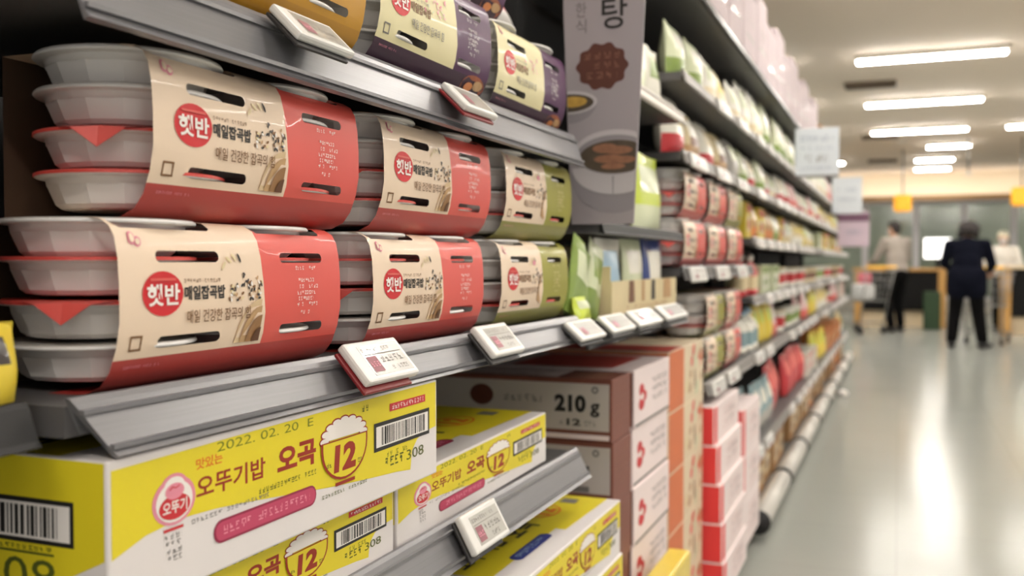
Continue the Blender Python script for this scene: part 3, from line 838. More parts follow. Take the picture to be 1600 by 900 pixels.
# ------------------------------------------------------------------ brown and white 210 g cartons
def carton210(kind):
    b = MB(); D, L, H = 0.455, 0.14, 0.1275
    b.box(-D, 0, 0, L, 0, H, 'brown_box', 0.002, 2)
    e = Print(b, lambda a, z, o: (-D + a, -o, z))
    e.rect(0.006, D - 0.006, 0.022, H - 0.010, 'grey_box', 1); e.rect(0.006, D - 0.006, 0.004, 0.014, 'pinkwhite_box', 1)
    if kind == 0:
        e.text('210', D - 0.122, D - 0.055, 0.058, 0.094, 'print_black', 2, 0.055); e.text('g', D - 0.046, D - 0.026, 0.050, 0.078, 'print_black', 2, 0.03)
        e.text('x', D - 0.112, D - 0.104, 0.032, 0.040, 'print_grey', 2); e.text('12', D - 0.096, D - 0.066, 0.031, 0.045, 'print_black', 2, 0.035); e.scribble(D - 0.058, D - 0.034, 0.032, 0.042, 'print_grey', 6, 2, 1.0, 0.008)
    else:
        e.rect(D - 0.20, D - 0.05, 0.060, 0.078, 'print_black', 2); e.scribble(D - 0.18, D - 0.06, 0.045, 0.049, 'print_grey', 8, 2, 0.9, 0.006); e.rect(D - 0.10, D - 0.05, 0.024, 0.036, 'print_grey', 2)
    e.ell(D - 0.036, 0.105, 0.0075, 0.0075, 'print_grey', 2, 16); e.ell(D - 0.036, 0.105, 0.0035, 0.0035, 'grey_box', 3, 12)
    e.ell(D - 0.285, 0.085, 0.027, 0.022, 'poster_brown', 2); e.scribble(D - 0.235, D - 0.15, 0.076, 0.09, 'print_grey', 5, 2, 0.9, 0.014)
    f = Print(b, lambda a, z, o: (o, a, z))
    for k in range(5): f.scribble(0.02, 0.12, 0.1 - k * 0.016, 0.106 - k * 0.016, 'poster_brown_light', 60 + k, 1, 0.85, 0.008)
    t = Print(b, lambda a, z, o: (-z, a, H + o)); t.rect(0.01, 0.13, 0.12, 0.40, 'pinkwhite_box', 1); t.rect(0.02, 0.12, 0.03, 0.10, 'poster_brown_light', 1)
    o = b.build('rice_carton'); tag(o, 'x', 'carton', 'brown 210 gram cartons'); return o
c0, c1 = Proto(carton210(0)), Proto(carton210(1))
for k in range(6):
    lab = 'brown and grey carton marked 210 g, topmost of its stack' if k == 5 else '%s brown and grey carton below the one marked 210 g' % ORD[4 - k]
    (c0 if k == 5 else c1).place((-0.53 + (0, .003, -.002, .002, .0015, 0)[k], 1.85 + (0, .002, 0, .001, .002, 0)[k], 0.0965 + 0.1282 * k), label=lab)

def stack_box(name, D, L, H, build, label, group, places):
    b = MB(); build(b, D, L, H); o = b.build(name); tag(o, label, 'carton', group); pr = Proto(o)
    for loc, lab in places: pr.place(loc, label=lab)

def b_white(b, D, L, H):
    b.box(-D, 0, 0, L, 0, H, 'pinkwhite_box', 0.002, 2)
    f = Print(b, lambda a, z, o: (o, a, z))
    f.ell(0.06, H * 0.62, 0.022, 0.014, 'logo_red', 1); f.ell(0.06, H * 0.38, 0.026, 0.014, 'logo_red', 1); f.ell(0.085, H * 0.5, 0.02, 0.012, 'logo_red', 1); f.ell(0.065, H * 0.5, 0.012, 0.008, 'print_white', 2)
    for k in range(3): f.scribble(0.16, 0.31, H * (0.66 - 0.16 * k), H * (0.75 - 0.16 * k), 'print_grey', 80 + k, 1, 0.92, 0.014)
    f.rect(0.005, L - 0.005, 0.003, 0.009, 'print_grey', 1)
    e = Print(b, lambda a, z, o: (-D + a, -o, z)); e.rect(0.01, D - 0.005, 0.005, H - 0.005, 'brown_box', 1)
    t = Print(b, lambda a, z, o: (-z, a, H + o)); t.rect(0.03, L - 0.03, 0.06, 0.3, 'coral', 1)
stack_box('rice_carton', 0.44, 0.335, 0.1275, b_white, 'x', 'white cartons with red emblem',
          [((-0.53 + 0.004 * (k % 2), 2.012, 0.0965 + 0.1285 * k), 'white carton with red emblem, %s of the stack beside brown cartons' % ('lowest', 'second from bottom', 'third from bottom', 'third from top', 'second from top', 'topmost')[k]) for k in range(6)])

def b_orange(b, D, L, H):
    b.box(-D, 0, 0, L, 0, H, 'beige_box', 0.002, 2)
    f = Print(b, lambda a, z, o: (o, a, z)); f.rect(0.002, L * 0.40, 0.002, H - 0.002, 'orange_box', 1)
    rr = random.Random(4)
    for k in range(14): f.ell(rr.uniform(L * .46, L * .95), rr.uniform(H * .12, H * .88), rr.uniform(.012, .03), rr.uniform(.008, .02), rr.choice(['p_tan', 'p_cream', 'p_coral', 'p_greenwhite', 'brown_print']), 2, 12, rr.uniform(0, 3))
    e = Print(b, lambda a, z, o: (-D + a, -o, z)); e.rect(0.003, D - 0.003, 0.003, H - 0.003, 'orange_box', 1)
    t = Print(b, lambda a, z, o: (-z, a, H + o)); t.rect(0.01, L * .4, 0.003, D * .9, 'coral', 1)
stack_box('rice_carton', 0.44, 0.45, 0.155, b_orange, 'x', 'orange and beige cartons',
          [((-0.53, 2.36, 0.0965 + 0.156 * k), 'orange and beige carton, %s of the stack past the white cartons' % ('lowest', 'second lowest', 'middle', 'second highest', 'topmost')[k]) for k in range(5)])

def b_red(b, D, L, H):
    b.box(-D, 0, 0, L, 0, H, 'pinkwhite_box', 0.003, 2)
    e = Print(b, lambda a, z, o: (-D + a, -o, z)); e.rect(0.003, D - 0.003, 0.003, H - 0.003, 'red_box', 1)
    f = Print(b, lambda a, z, o: (o, a, z))
    f.rect(0.003, 0.05, 0.003, H - 0.003, 'red_box', 1)
    for k in range(4): f.scribble(L * .35, L * .85, H * (.72 - .17 * k), H * (.8 - .17 * k), 'p_pink', 90 + k, 1, 0.9, 0.02)
    for k in range(2): f.scribble(L * .4, L * .8, H * (.6 - .25 * k), H * (.68 - .25 * k), 'print_grey', 95 + k, 2, 0.6, 0.02)

# ------------------------------------------------------------------ soup advertising panel
def soup_panel():
    Y = 1.75; yt = 0.0
    r = empty('advertising_panel', (-0.52, Y, 1.1725)); tag(r, 'grey hanging soup advertisement with a bowl photo and large black characters', 'advertisement')
    z1 = 0.56
    # trapezoid board, local x from left edge to right edge
    def xl(z): return -0.063 - 0.017 * min(1, z / 0.41) * 1.0
    def xr(z): return 0.059 + 0.020 * min(1, z / 0.41)
    b = MB(); th = 0.003
    zs = [0.0, 0.1, 0.2, 0.3, 0.41, z1]
    v = []; 
    for z in zs: v += [(xl(z), 0, z), (xr(z), 0, z), (xr(z), th, z), (xl(z), th, z)]
    f = [(0, 3, 2, 1)]
    for i in range(len(zs) - 1):
        o = 4 * i
        for k in range(4): f.append((o + k, o + (k + 1) % 4, o + 4 + (k + 1) % 4, o + 4 + k))
    n = 4 * (len(zs) - 1); f.append((n, n + 1, n + 2, n + 3))
    b.add(v, f, 'poster_grey')
    q = Print(b, lambda a, z, o: (a, -o, z), 0.0004)
    # scalloped brown seal
    cx, cz = -0.003, 0.297
    q.poly([(cx + (0.049 + 0.0028 * math.cos(10 * t)) * math.cos(t), cz + (0.043 + 0.0028 * math.cos(10 * t)) * math.sin(t)) for t in [2 * PI * k / 80 for k in range(80)]], 'poster_brown', 1)
    q.scribble(cx - 0.034, cx + 0.034, cz + 0.014, cz + 0.026, 'poster_brown_light', 7, 2, 0.9, 0.017)
    q.scribble(cx - 0.034, cx + 0.034, cz - 0.004, cz + 0.008, 'poster_brown_light', 8, 2, 0.9, 0.017)
    q.scribble(cx - 0.03, cx + 0.03, cz - 0.023, cz - 0.011, 'poster_brown_light', 9, 2, 0.9, 0.017)
    # big characters
    q.text('탕', -0.004, 0.046, 0.365, 0.425, 'print_black', 1, 0.01); q.text('한', -0.055, -0.034, 0.392, 0.42, 'print_grey', 1, 0.0); q.text('식', -0.055, -0.034, 0.362, 0.388, 'print_grey', 1, 0.0)
    # small dish at the left edge
    def clip(a, z, o=0): return max(xl(z) + 0.0015, min(xr(z) - 0.0015, a))
    def ell(a, z, ra, rb, m, layer, t0=0, t1=2 * PI, n=36):
        pts = []
        for k in range(n + (0 if t1 - t0 >= 6.28 else 1)):
            t = t0 + (t1 - t0) * k / n; aa = a + ra * math.cos(t); zz = z + rb * math.sin(t); pts.append((clip(aa, zz), zz))
        q.poly(pts, m, layer)
    ell(-0.068, 0.232, 0.055, 0.04, 'poster_bowl_shade', 1, PI, 2 * PI); ell(-0.068, 0.232, 0.056, 0.022, 'poster_bowl', 2); ell(-0.068, 0.231, 0.049, 0.017, 'poster_soup', 3); ell(-0.06, 0.233, 0.028, 0.010, 'poster_yolk', 4)
    # large bowl cut by the right edge
    ell(0.022, 0.098, 0.088, 0.078, 'poster_bowl_shade', 3, PI, 2 * PI); ell(0.022, 0.106, 0.083, 0.05, 'poster_bowl', 4, PI, 2 * PI)
    ell(0.022, 0.132, 0.082, 0.045, 'poster_bowl', 5); ell(0.022, 0.130, 0.074, 0.037, 'poster_bowl_shade', 6); ell(0.024, 0.126, 0.07, 0.031, 'poster_soup', 7)
    for (a, z, ra, rb) in ((0.005, 0.142, 0.026, 0.009), (0.03, 0.138, 0.028, 0.008), (0.012, 0.122, 0.03, 0.008), (0.042, 0.120, 0.022, 0.007), (0.02, 0.108, 0.024, 0.006)): ell(a, z, ra, rb, 'poster_meat', 8, n=16)
    q.poly([(clip(0.018, 0.09), 0.09), (0.021, 0.09), (0.0205, 0.055), (0.0185, 0.055)], 'poster_bowl_shade', 5)
    b.build('printed_board', r)
    b = MB(); b.box(-0.09, 0.0, 0.0005, 0.012, 0.50, 0.515, 'rack_black'); b.build('holder_clip', r)
    for (x0, x1) in ((xl(0), -0.02),): 
        b = MB(); b.box(-0.063, -0.02, 0.0032, 0.03, 0.0, 0.008, 'rack_black'); b.build('foot', r)
soup_panel()

# ------------------------------------------------------------------ pouches, jars, cartons for the further shelves
def pouch(w, h, t, main, lab, low=None, seed=0, name='pouch', window=None):
    """stand-up bag; origin bottom centre, front looks to +x, width along y"""
    b = MB(); nu, nv = 12, 12; rr = random.Random(seed)
    def pt(i, j, side):
        u = i / nu; v = j / nv
        ww = w * (1 - 0.06 * math.sin(PI * v))
        bul = t / 2 * (max(0, 1 - abs(2 * u - 1) ** 2.6)) ** 0.75 * (max(0.0, math.sin(PI * (0.13 + 0.87 * v) if v < 1 else 0)) ** 0.6) * (0.35 + 0.65 * (1 - v) ** 0.3 if v > 0 else 0.75)
        wob = 0.004 * math.sin(7 * u + seed) * math.sin(5 * v + seed * 2)
        return (side * (bul + 0.0012) + (wob if side > 0 else 0), (u - 0.5) * ww, v * h)
    for side in (1, -1):
        V = [pt(i, j, side) for j in range(nv + 1) for i in range(nu + 1)]
        fs = {}
        for j in range(nv):
            for i in range(nu):
                q = (j * (nu + 1) + i, j * (nu + 1) + i + 1, (j + 1) * (nu + 1) + i + 1, (j + 1) * (nu + 1) + i)
                if side < 0: q = tuple(reversed(q))
                m = main
                uu, vv = (i + 0.5) / nu, (j + 0.5) / nv
                if side > 0:
                    if low and vv < 0.34: m = low
                    if window and 0.36 < vv < 0.62 and 0.2 < uu < 0.8: m = window
                    if lab and 0.5 < vv < 0.84 and 0.2 < uu < 0.8: m = lab
                fs.setdefault(m, []).append(q)
        for m, ff in fs.items(): b.add(V, ff, m, True)
    # side seams, bottom
    V = []
    for j in range(nv + 1): V += [pt(0, j, 1), pt(0, j, -1), pt(nu, j, 1), pt(nu, j, -1)]
    ff = []
    for j in range(nv):
        o = 4 * j; ff += [(o + 1, o, o + 4, o + 5), (o + 2, o + 3, o + 7, o + 6)]
    b.add(V, ff, main)
    B = [pt(i, 0, 1) for i in range(nu + 1)] + [pt(i, 0, -1) for i in range(nu, -1, -1)]
    b.add(B, [tuple(reversed(range(len(B))))], main)
    T = [pt(i, nv, 1) for i in range(nu + 1)] + [pt(i, nv, -1) for i in range(nu, -1, -1)]
    b.add(T, [tuple(range(len(T)))], main)
    return b.build(name)

def cup(r, h, main, lidm, band, name='food_cup'):
    b = MB(); b.lathe([(r * 0.74, 0), (r * 0.78, 0.004), (r * 0.84, h * 0.25)], main, seg=20, cap=True)
    b.lathe([(r * 0.84, h * 0.25), (r * 0.93, h * 0.72)], band, seg=20, cap=False); b.lathe([(r * 0.93, h * 0.72), (r * 0.97, h * 0.92), (r * 1.02, h * 0.93), (r * 1.02, h * 0.97)], main, seg=20, cap=False)
    b.lathe([(r * 1.02, h * 0.97), (r * 1.0, h)], lidm, seg=20); return b.build(name)
def bottle(r, h, main, cap_m, lab, name='bottle'):
    b = MB(); b.lathe([(r * 0.9, 0), (r, 0.006), (r, h * 0.16)], main, seg=18); b.lathe([(r * 1.01, h * 0.16), (r * 1.01, h * 0.5)], lab, seg=18, cap=False)
    b.lathe([(r, h * 0.5), (r, h * 0.58), (r * 0.72, h * 0.7), (r * 0.36, h * 0.8), (r * 0.34, h * 0.88)], main, seg=18, cap=False); b.lathe([(r * 0.42, h * 0.88), (r * 0.42, h * 0.99), (r * 0.36, h)], cap_m, seg=18); return b.build(name)
def carton(d, w, h, main, lab, strip, name='carton'):
    b = MB(); b.box(-d / 2, d / 2, -w / 2, w / 2, 0, h, main, 0.002)
    f = Print(b, lambda a, z, o: (d / 2 + o, a, z), 0.0006)
    f.rect(-w * .45, w * .45, h * .74, h * .95, strip, 1); f.rect(-w * .36, w * .36, h * .2, h * .62, lab, 1); f.scribble(-w * .3, w * .3, h * .8, h * .9, main, 3, 2, 0.9, w * .12)
    f.ell(0, h * .4, w * .22, h * .13, strip, 2, 16)
    return b.build(name)

# pouches on the shelf under the soup panel, in a cream display tray
def tray():
    L = 0.60; r = empty('display_tray', (-0.536, 1.865, 0.9915)); tag(r, 'cream cardboard display tray holding upright pouches under the soup panel', 'display tray')
    b = MB(); b.box(-0.25, 0, 0, L, 0, 0.003, 'p_cream'); b.box(-0.003, 0, 0, L, 0.003, 0.07, 'p_cream')
    b.box(-0.25, -0.003, L - 0.003, L, 0.003, 0.06, 'p_cream'); b.box(-0.25, -0.003, 0, 0.003, 0.003, 0.10, 'p_cream'); b.box(-0.25, -0.247, 0.003, L - 0.003, 0.003, 0.15, 'p_cream')
    q = Print(b, lambda a, z, o: (o, a, z)); q.scribble(0.08, L - 0.1, 0.006, 0.016, 'p_tan', 2, 1, 0.6, 0.03)
    for a0, w, m in ((0.13, 0.05, 'p_brown'), (0.24, 0.03, 'p_tan'), (0.33, 0.04, 'p_dark'), (0.45, 0.09, 'p_tan')): q.poly([(a0, 0.022), (a0 + w, 0.022), (a0 + w * 0.9, 0.069), (a0 + w * 0.1, 0.069)], m, 1)
    b.build('tray_body', r)
tray()
g = 'upright pouches on the shelf under the soup panel'
def put(o, loc, label, cat, group=None, rot=(0, 0, 0)):
    o.location = loc; o.rotation_euler = rot; tag(o, label, cat, group); return o
put(pouch(0.185, 0.155, 0.03, 'p_white', 'p_sky', 'p_sky', 1, window='p_sky'), (-0.567, 1.965, 0.9955), 'white and pale blue pouch, nearest in the cream display tray', 'pouch', g, (0, -0.07, 0.0))
put(pouch(0.175, 0.158, 0.03, 'p_greenwhite', 'p_white', 'p_sky', 2, window='p_greenwhite'), (-0.567, 2.155, 0.9955), 'pale green and white pouch in the middle of the cream tray', 'pouch', g, (0, -0.07, 0.0))
put(pouch(0.19, 0.160, 0.03, 'p_blue', 'p_white', 'p_white', 8, window='p_white'), (-0.567, 2.35, 0.9955), 'dark blue pouch with white print, far end of the cream tray', 'pouch', g, (0, -0.07, 0.0))
put(pouch(0.11, 0.155, 0.026, 'p_green', 'p_greenwhite', None, 5), (-0.555, 1.672, 0.9925), 'olive green pouch leaning beside the olive rice packs', 'pouch', g, (-0.42, 0.0, 0.0))
put(pouch(0.10, 0.150, 0.024, 'p_greenwhite', 'p_green', 'p_green', 6), (-0.560, 1.79, 0.9925), 'olive and white pouch leaning on the cream display tray', 'pouch', g, (-0.35, 0.0, 0.0))
put(pouch(0.17, 0.168, 0.03, 'p_white', 'p_sky', 'p_greenwhite', 16), (-0.66, 1.745, 0.9855), 'white pouch standing upright behind the leaning olive pouches', 'pouch', g, (0.0, -0.06, 0.0))
put(pouch(0.075, 0.045, 0.03, 'p_lime', 'p_greenwhite', None, 7, name='sachet'), (-0.535, 1.665, 0.9925), 'small lime green sachet before the leaning pouches', 'sachet', None, (0, -0.15, 0))
put(pouch(0.075, 0.055, 0.03, 'p_yellow', 'p_dark', None, 17, name='sachet'), (-0.562, 0.444, 1.0046), 'small yellow sachet at the left edge beside the nearest red pack', 'sachet', None, (0, 0, 0))
put(pouch(0.26, 0.19, 0.05, 'p_lime', 'p_greenwhite', 'p_greenwhite', 9), (-0.575, 2.30, 1.1730), 'lime green and white pouch standing right behind the soup panel', 'pouch', None, (0, -0.05, 0.0))
for k, (y, m, l) in enumerate(((1.88, 'p_grey', 'p_white'), (2.28, 'p_greenwhite', 'p_white'), (2.42, 'p_white', 'p_green'))):
    put(pouch(0.13, 0.16, 0.05, m, l, None, 20 + k), (-0.60, y, 1.4862), '%s pouch on the pale shelf %s' % (('grey', 'green and white', 'white and green')[k], ('behind the soup panel', 'just right of the soup panel', 'farthest right of the soup panel')[k]), 'pouch', 'pouches on the pale shelf by the soup panel')
put(pouch(0.24, 0.15, 0.09, 'p_grey', 'p_red', None, 30), (-0.66, 1.53, 1.458), 'silver and red pouch lying on the purple packs beside the soup panel', 'pouch', None, (0, -0.3, 0))

# ------------------------------------------------------------------ far shelving
BAYS = [(2.504, 3.80, 'second bay past the soup panel'), (3.804, 5.50, 'third bay past the soup panel'), (5.504, 7.36, 'fourth bay past the soup panel'), (7.364, 9.22, 'fifth bay past the soup panel'), (9.224, 11.1, 'farthest bay of the aisle')]
LEVELS = {0: [1.085, 1.392, 1.60, 1.87], 1: [0.345, 0.735, 0.962, 1.195, 1.392, 1.60, 1.87], 2: [0.345, 0.735, 0.962, 1.195, 1.392, 1.60, 1.87], 3: [0.345, 0.735, 0.962, 1.195, 1.392, 1.60, 1.87], 4: [0.345, 0.735, 0.962, 1.195, 1.392, 1.60, 1.87]}
SH_NAME = {0.345: 'lowest shelf', 0.735: 'knee-high shelf', 0.74: 'low shelf', 0.962: 'waist-high shelf', 1.195: 'chest-high shelf', 1.085: 'middle shelf', 1.392: 'shoulder-high shelf', 1.60: 'eye-level shelf', 1.87: 'top shelf'}
tb = MB(); tb.box(0, 0.012, 0, 0.20, 0, 0.042, 'tag_case', 0.003); q = Print(tb, lambda a, z, o: (0.012 + o, a, z), 0.0006); q.scribble(0.03, 0.17, 0.026, 0.034, 'print_grey', 1, 1, 0.8, 0.01); q.rect(0.03, 0.07, 0.008, 0.02, 'tag_print_red', 1); q.scribble(0.09, 0.17, 0.008, 0.018, 'print_grey', 2, 1, 0.8, 0.014)
t_far = tb.build('price_tag'); tag(t_far, 'x', 'price tag', 'price tags along the far shelves'); T_far = Proto(t_far)
far_shelves = []
for bi, (y0, y1, bn) in enumerate(BAYS):
    frame(y0, y1, 1.98, 'dark shelving frame of the %s' % bn)
    r = empty('shelving_plinth', (-0.53, y0, 0)); tag(r, 'low shelf base%s, %s' % (' with rounded white bumper rail' if bi else '', bn), 'shelf base')
    b = MB(); b.box(-0.45, 0.0, 0, y1 - y0, 0.0, 0.096, 'kick', 0.003); b.build('base_deck', r)
    n = 1 if bi == 0 else 2; seg = (y1 - y0) / n
    for k in range(n if bi else 0):
        b = MB(); b.tube([(0.03, seg * k + 0.025, 0.085), (0.03, seg * (k + 1) - 0.025, 0.085)], 0.042, 'bumper', 14); b.build('bumper_rail', r)
        b = MB(); b.tube([(0.03, seg * k + 0.001, 0.085), (0.03, seg * k + 0.024, 0.085)], 0.047, 'rubber', 12); b.build('rail_joint', r)
    lv = LEVELS[bi] if bi else [0.735] + LEVELS[0]
    for z in lv:
        ys = y0 if not (bi == 0 and z == 0.735) else y0 + 0.34
        lipm = 'rail_dark' if (z == 1.87 or (z == 1.085)) else 'rail_far'
        shelf(ys, y1 - 0.004, z, '%s of the %s' % (SH_NAME[z], bn), lip=0.036, slant=0.010, m=lipm, ridge=False)
        nt = 3 if bi == 0 else 5
        if z == 1.87: continue
        for k in range(nt):
            rr = random.Random(int(z * 1000) + bi * 31 + k)
            if rr.random() < 0.12: continue
            yy = ys + 0.05 + k * (y1 - ys - 0.08) / nt
            T_far.place((-0.5165, yy, z - 0.040), (0, -0.25, 0), label='%s price tag along the %s, %s' % (ORD[k], SH_NAME[z], bn))
        far_shelves.append((bi, ys, y1, z, bn))
    if bi:
        far_shelves.append((bi, y0, y1, 0.0965, bn))
SH_NAME[0.0965] = 'floor-level base'

# product kinds: name, builder, spacing, cat, words
def kinds():
    K = {}
    def pz(key, w, h, t, m, l, low, seed, words, win=None): K[key] = (Proto(tag(pouch(w, h, t, m, l, low, seed, window=win), 'x', 'pouch')), w * 1.06, words, 'pouch', h, t)
    pz('pw', 0.19, 0.185, 0.07, 'p_white', 'p_greenwhite', 'p_cream', 1, 'white and cream')
    pz('pg', 0.18, 0.18, 0.07, 'p_greenwhite', 'p_white', 'p_green', 2, 'pale green')
    pz('py', 0.18, 0.185, 0.07, 'p_cream', 'p_yellow', 'p_white', 3, 'cream and yellow')
    pz('pr', 0.19, 0.16, 0.08, 'p_white', 'p_cream', 'p_red', 4, 'white and red', None)
    pz('pb', 0.19, 0.16, 0.08, 'p_cream', 'p_white', 'p_tan', 5, 'cream and tan', 'p_brown')
    pz('po', 0.17, 0.16, 0.06, 'p_tan', 'p_cream', 'p_orange', 6, 'tan and orange')
    pz('pR', 0.22, 0.19, 0.09, 'p_red', 'p_coral', 'p_red', 7, 'bright red', None)
    pz('pY', 0.17, 0.18, 0.06, 'p_yellow', 'p_lime', 'p_yellow', 8, 'bright yellow')
    pz('pt', 0.19, 0.17, 0.07, 'p_teal', 'p_white', 'p_grey', 9, 'grey blue')
    pz('pk', 0.17, 0.17, 0.06, 'p_pink', 'p_white', 'p_coral', 10, 'pink and white')
    pz('ps', 0.17, 0.17, 0.09, 'p_grey', 'p_greenwhite', 'p_grey', 11, 'silver grey')
    K['cr'] = (Proto(tag(cup(0.062, 0.11, 'p_white', 'p_cream', 'p_red'), 'x', 'cup')), 0.14, 'red banded', 'cup', 0.11, 0.124)
    K['cg'] = (Proto(tag(cup(0.062, 0.11, 'p_white', 'p_white', 'p_green'), 'x', 'cup')), 0.14, 'green banded', 'cup', 0.11, 0.124)
    K['ct'] = (Proto(tag(cup(0.075, 0.10, 'p_cream', 'p_tan', 'p_brown'), 'x', 'cup')), 0.165, 'brown banded', 'cup', 0.10, 0.15)
    K['br'] = (Proto(tag(bottle(0.034, 0.17, 'p_red', 'p_white', 'p_cream'), 'x', 'bottle')), 0.085, 'red', 'bottle', 0.17, 0.07)
    K['bd'] = (Proto(tag(bottle(0.04, 0.19, 'p_dark', 'p_yellow', 'p_cream'), 'x', 'bottle')), 0.10, 'dark', 'bottle', 0.19, 0.08)
    K['bw'] = (Proto(tag(bottle(0.05, 0.19, 'p_white', 'p_sky', 'p_teal'), 'x', 'bottle')), 0.125, 'white and blue', 'bottle', 0.19, 0.1)
    K['xg'] = (Proto(tag(carton(0.16, 0.17, 0.13, 'p_greenwhite', 'p_white', 'p_green'), 'x', 'carton')), 0.18, 'pale green', 'carton', 0.13, 0.16)
    K['xy'] = (Proto(tag(carton(0.16, 0.19, 0.17, 'p_yellow', 'p_cream', 'p_red'), 'x', 'carton')), 0.20, 'yellow', 'carton', 0.17, 0.16)
    K['xw'] = (Proto(tag(carton(0.16, 0.19, 0.16, 'p_white', 'p_pink', 'p_coral'), 'x', 'carton')), 0.20, 'white and coral', 'carton', 0.16, 0.16)
    K['xb'] = (Proto(tag(carton(0.22, 0.26, 0.2, 'kraft', 'p_cream', 'p_brown'), 'x', 'carton')), 0.275, 'brown cardboard', 'carton', 0.2, 0.22)
    K['xo'] = (Proto(tag(carton(0.2, 0.22, 0.2, 'p_orange', 'p_cream', 'p_brown'), 'x', 'carton')), 0.235, 'orange', 'carton', 0.2, 0.2)
    return K
K = kinds()
PLAN = {  # (bay, shelf): list of (kind, count)
    (0, 1.392): [('ps', 1), ('pb', 2), ('pr', 2)], (0, 1.60): [('py', 1), ('pw', 2), ('pg', 2)],
    (1, 1.60): [('pw', 4), ('py', 2), ('pg', 4)], (2, 1.60): [('pg', 3), ('pw', 4), ('pb', 3)], (3, 1.60): [('pw', 5), ('pk', 4)], (4, 1.60): [('pw', 5), ('py', 5)],
    (1, 1.392): [('pr', 3), ('pw', 2), ('pg', 2), ('pr', 2)], (2, 1.392): [('pw', 3), ('pk', 3), ('pr', 3)], (3, 1.392): [('pr', 4), ('py', 5)], (4, 1.392): [('pY', 5), ('pw', 4)],
    (1, 1.195): [('po', 4), ('pg', 3), ('xy', 3)], (2, 1.195): [('py', 3), ('pY', 3), ('pw', 3)], (3, 1.195): [('xg', 5), ('xy', 4)], (4, 1.195): [('pw', 5), ('po', 5)],
    (1, 0.962): [('br', 5), ('xg', 4), ('cr', 4)], (2, 0.962): [('cr', 6), ('ct', 5)], (3, 0.962): [('cg', 6), ('cr', 6)], (4, 0.962): [('ct', 6), ('cr', 5)],
    (1, 0.735): [('bw', 3), ('pY', 3), ('pk', 2), ('cr', 3)], (2, 0.735): [('cg', 4), ('pk', 3), ('pY', 3)], (3, 0.735): [('py', 5), ('cr', 5)], (4, 0.735): [('pk', 5), ('xw', 4)],
    (1, 0.345): [('pt', 5), ('pR', 4)], (2, 0.345): [('pR', 4), ('xw', 4)], (3, 0.345): [('pY', 5), ('xo', 4)], (4, 0.345): [('xo', 4), ('py', 4)],
    (1, 0.0965): [('xb', 6)], (2, 0.0965): [('xb', 4), ('xo', 3)], (3, 0.0965): [('xb', 6)], (4, 0.0965): [('xo', 4), ('xb', 3)],
}
seen = {}
for (bi, y0, y1, z, bn) in far_shelves:
    plan = PLAN.get((bi, z))
    if not plan: continue
    tot = sum(K[k][1] * n for k, n in plan); scale = min(1.25, max(1.03, (y1 - y0 - 0.04) / tot)); y = y0 + 0.02
    rr = random.Random(int(z * 997) + bi)
    items = [k for k, n in plan for _ in range(n)]
    if z > 1.1: rr.shuffle(items)
    for k in items:
        pr, w, words, cat, h, t = K[k]
        for i in range(1):
            yy = y + w * scale * 0.5; y += w * scale
            if yy + w * 0.5 > y1 - 0.01: continue
            key = (bi, z, words, cat); seen[key] = seen.get(key, 0) + 1
            lab = '%s %s %s on the %s, %s' % (ORD[seen[key] - 1], words, cat, SH_NAME[z], bn)
            x = (-0.535 - t / 2 - 0.012) if z > 0.2 else -0.53 - t / 2 - 0.02
            lean = -0.06 if cat == 'pouch' else 0
            gap = min([zz for zz in (0.345, 0.735, 0.962, 1.195, 1.392, 1.60, 1.87, 2.3) if zz > z + 0.01]) - z - 0.05 if bi else (0.16 if z > 1.3 else 0.3)
            po = pr.place((x - rr.choice((0, 0.004, 0.008, 0.015, 0.03)), yy, z + (0.0008 if cat != 'pouch' else 0.0045)), (0, lean, rr.uniform(-0.04, 0.04)), label=lab, group='%s %ss on the far shelves' % (words, cat))
            po.scale = (1, rr.uniform(0.94, 1.0), min(1.3 if cat == 'pouch' else 1.0, gap / h) * rr.uniform(0.92, 1.0))
# double-stacked red pouches: a second layer on the shoulder-high shelf of the second bay is lifted by the packs
# rice packs again, two high, in the second bay
def far_pack(pr, y, z, label, x=-0.534): pr.place((x, y, z), label=label, group='rice bowl packs in the second bay past the soup panel')
bn0 = 'middle shelf, second bay past the panel'
nm = ['nearest', 'middle', 'farthest']
for k in range(3):
    pr = P_red if k != 1 else P_olive
    if k < 3:
        far_pack(P_red, 2.555 + 0.36 * k, 1.0853, 'cream and red rice pack, %s of lower layer, %s' % (nm[k], bn0))
        far_pack(P_red if k != 2 else P_olive, 2.56 + 0.36 * k, 1.2199, 'cream-sleeved rice pack, %s of upper layer, %s' % (nm[k], bn0))
# on the low shelf of the second bay: two layers
for k in range(2):
    pr = (P_olive, P_red)[k]
    far_pack((P_olive, P_red)[k], 2.89 + 0.36 * k, 0.7355, 'rice pack with %s accents, lower layer, low shelf, second bay past the panel' % ('olive', 'coral')[k])
    far_pack((P_olive, P_red)[k], 2.893 + 0.36 * k, 0.8701, 'rice pack with %s accents, upper layer, low shelf, second bay past the panel' % ('olive', 'coral')[k])

# red and white cartons stacked in front of the far shelves
stack_box('snack_carton', 0.40, 0.46, 0.115, b_red, 'x', 'red and white cartons jutting into the aisle',
          [((-0.50 + (0.03, 0.025, 0.02, 0.01, 0.0)[k] + 0.0, 2.83 - 0.0, 0.0968 + 0.1155 * k), 'red and white carton, %s of the nearer aisle stack' % ('lowest', 'second lowest', 'middle', 'second highest', 'topmost')[k]) for k in range(5)])
def b_red2(b, D, L, H): b_red(b, D, L, H)
stack_box('snack_carton', 0.36, 0.42, 0.165, b_red2, 'x', 'tall red and white cartons behind the nearer stack',
          [((-0.49, 3.33, 0.0968 + 0.1655 * k), 'tall red and white carton, %s of the farther aisle stack' % ('lowest', 'middle', 'topmost')[k]) for k in range(3)])

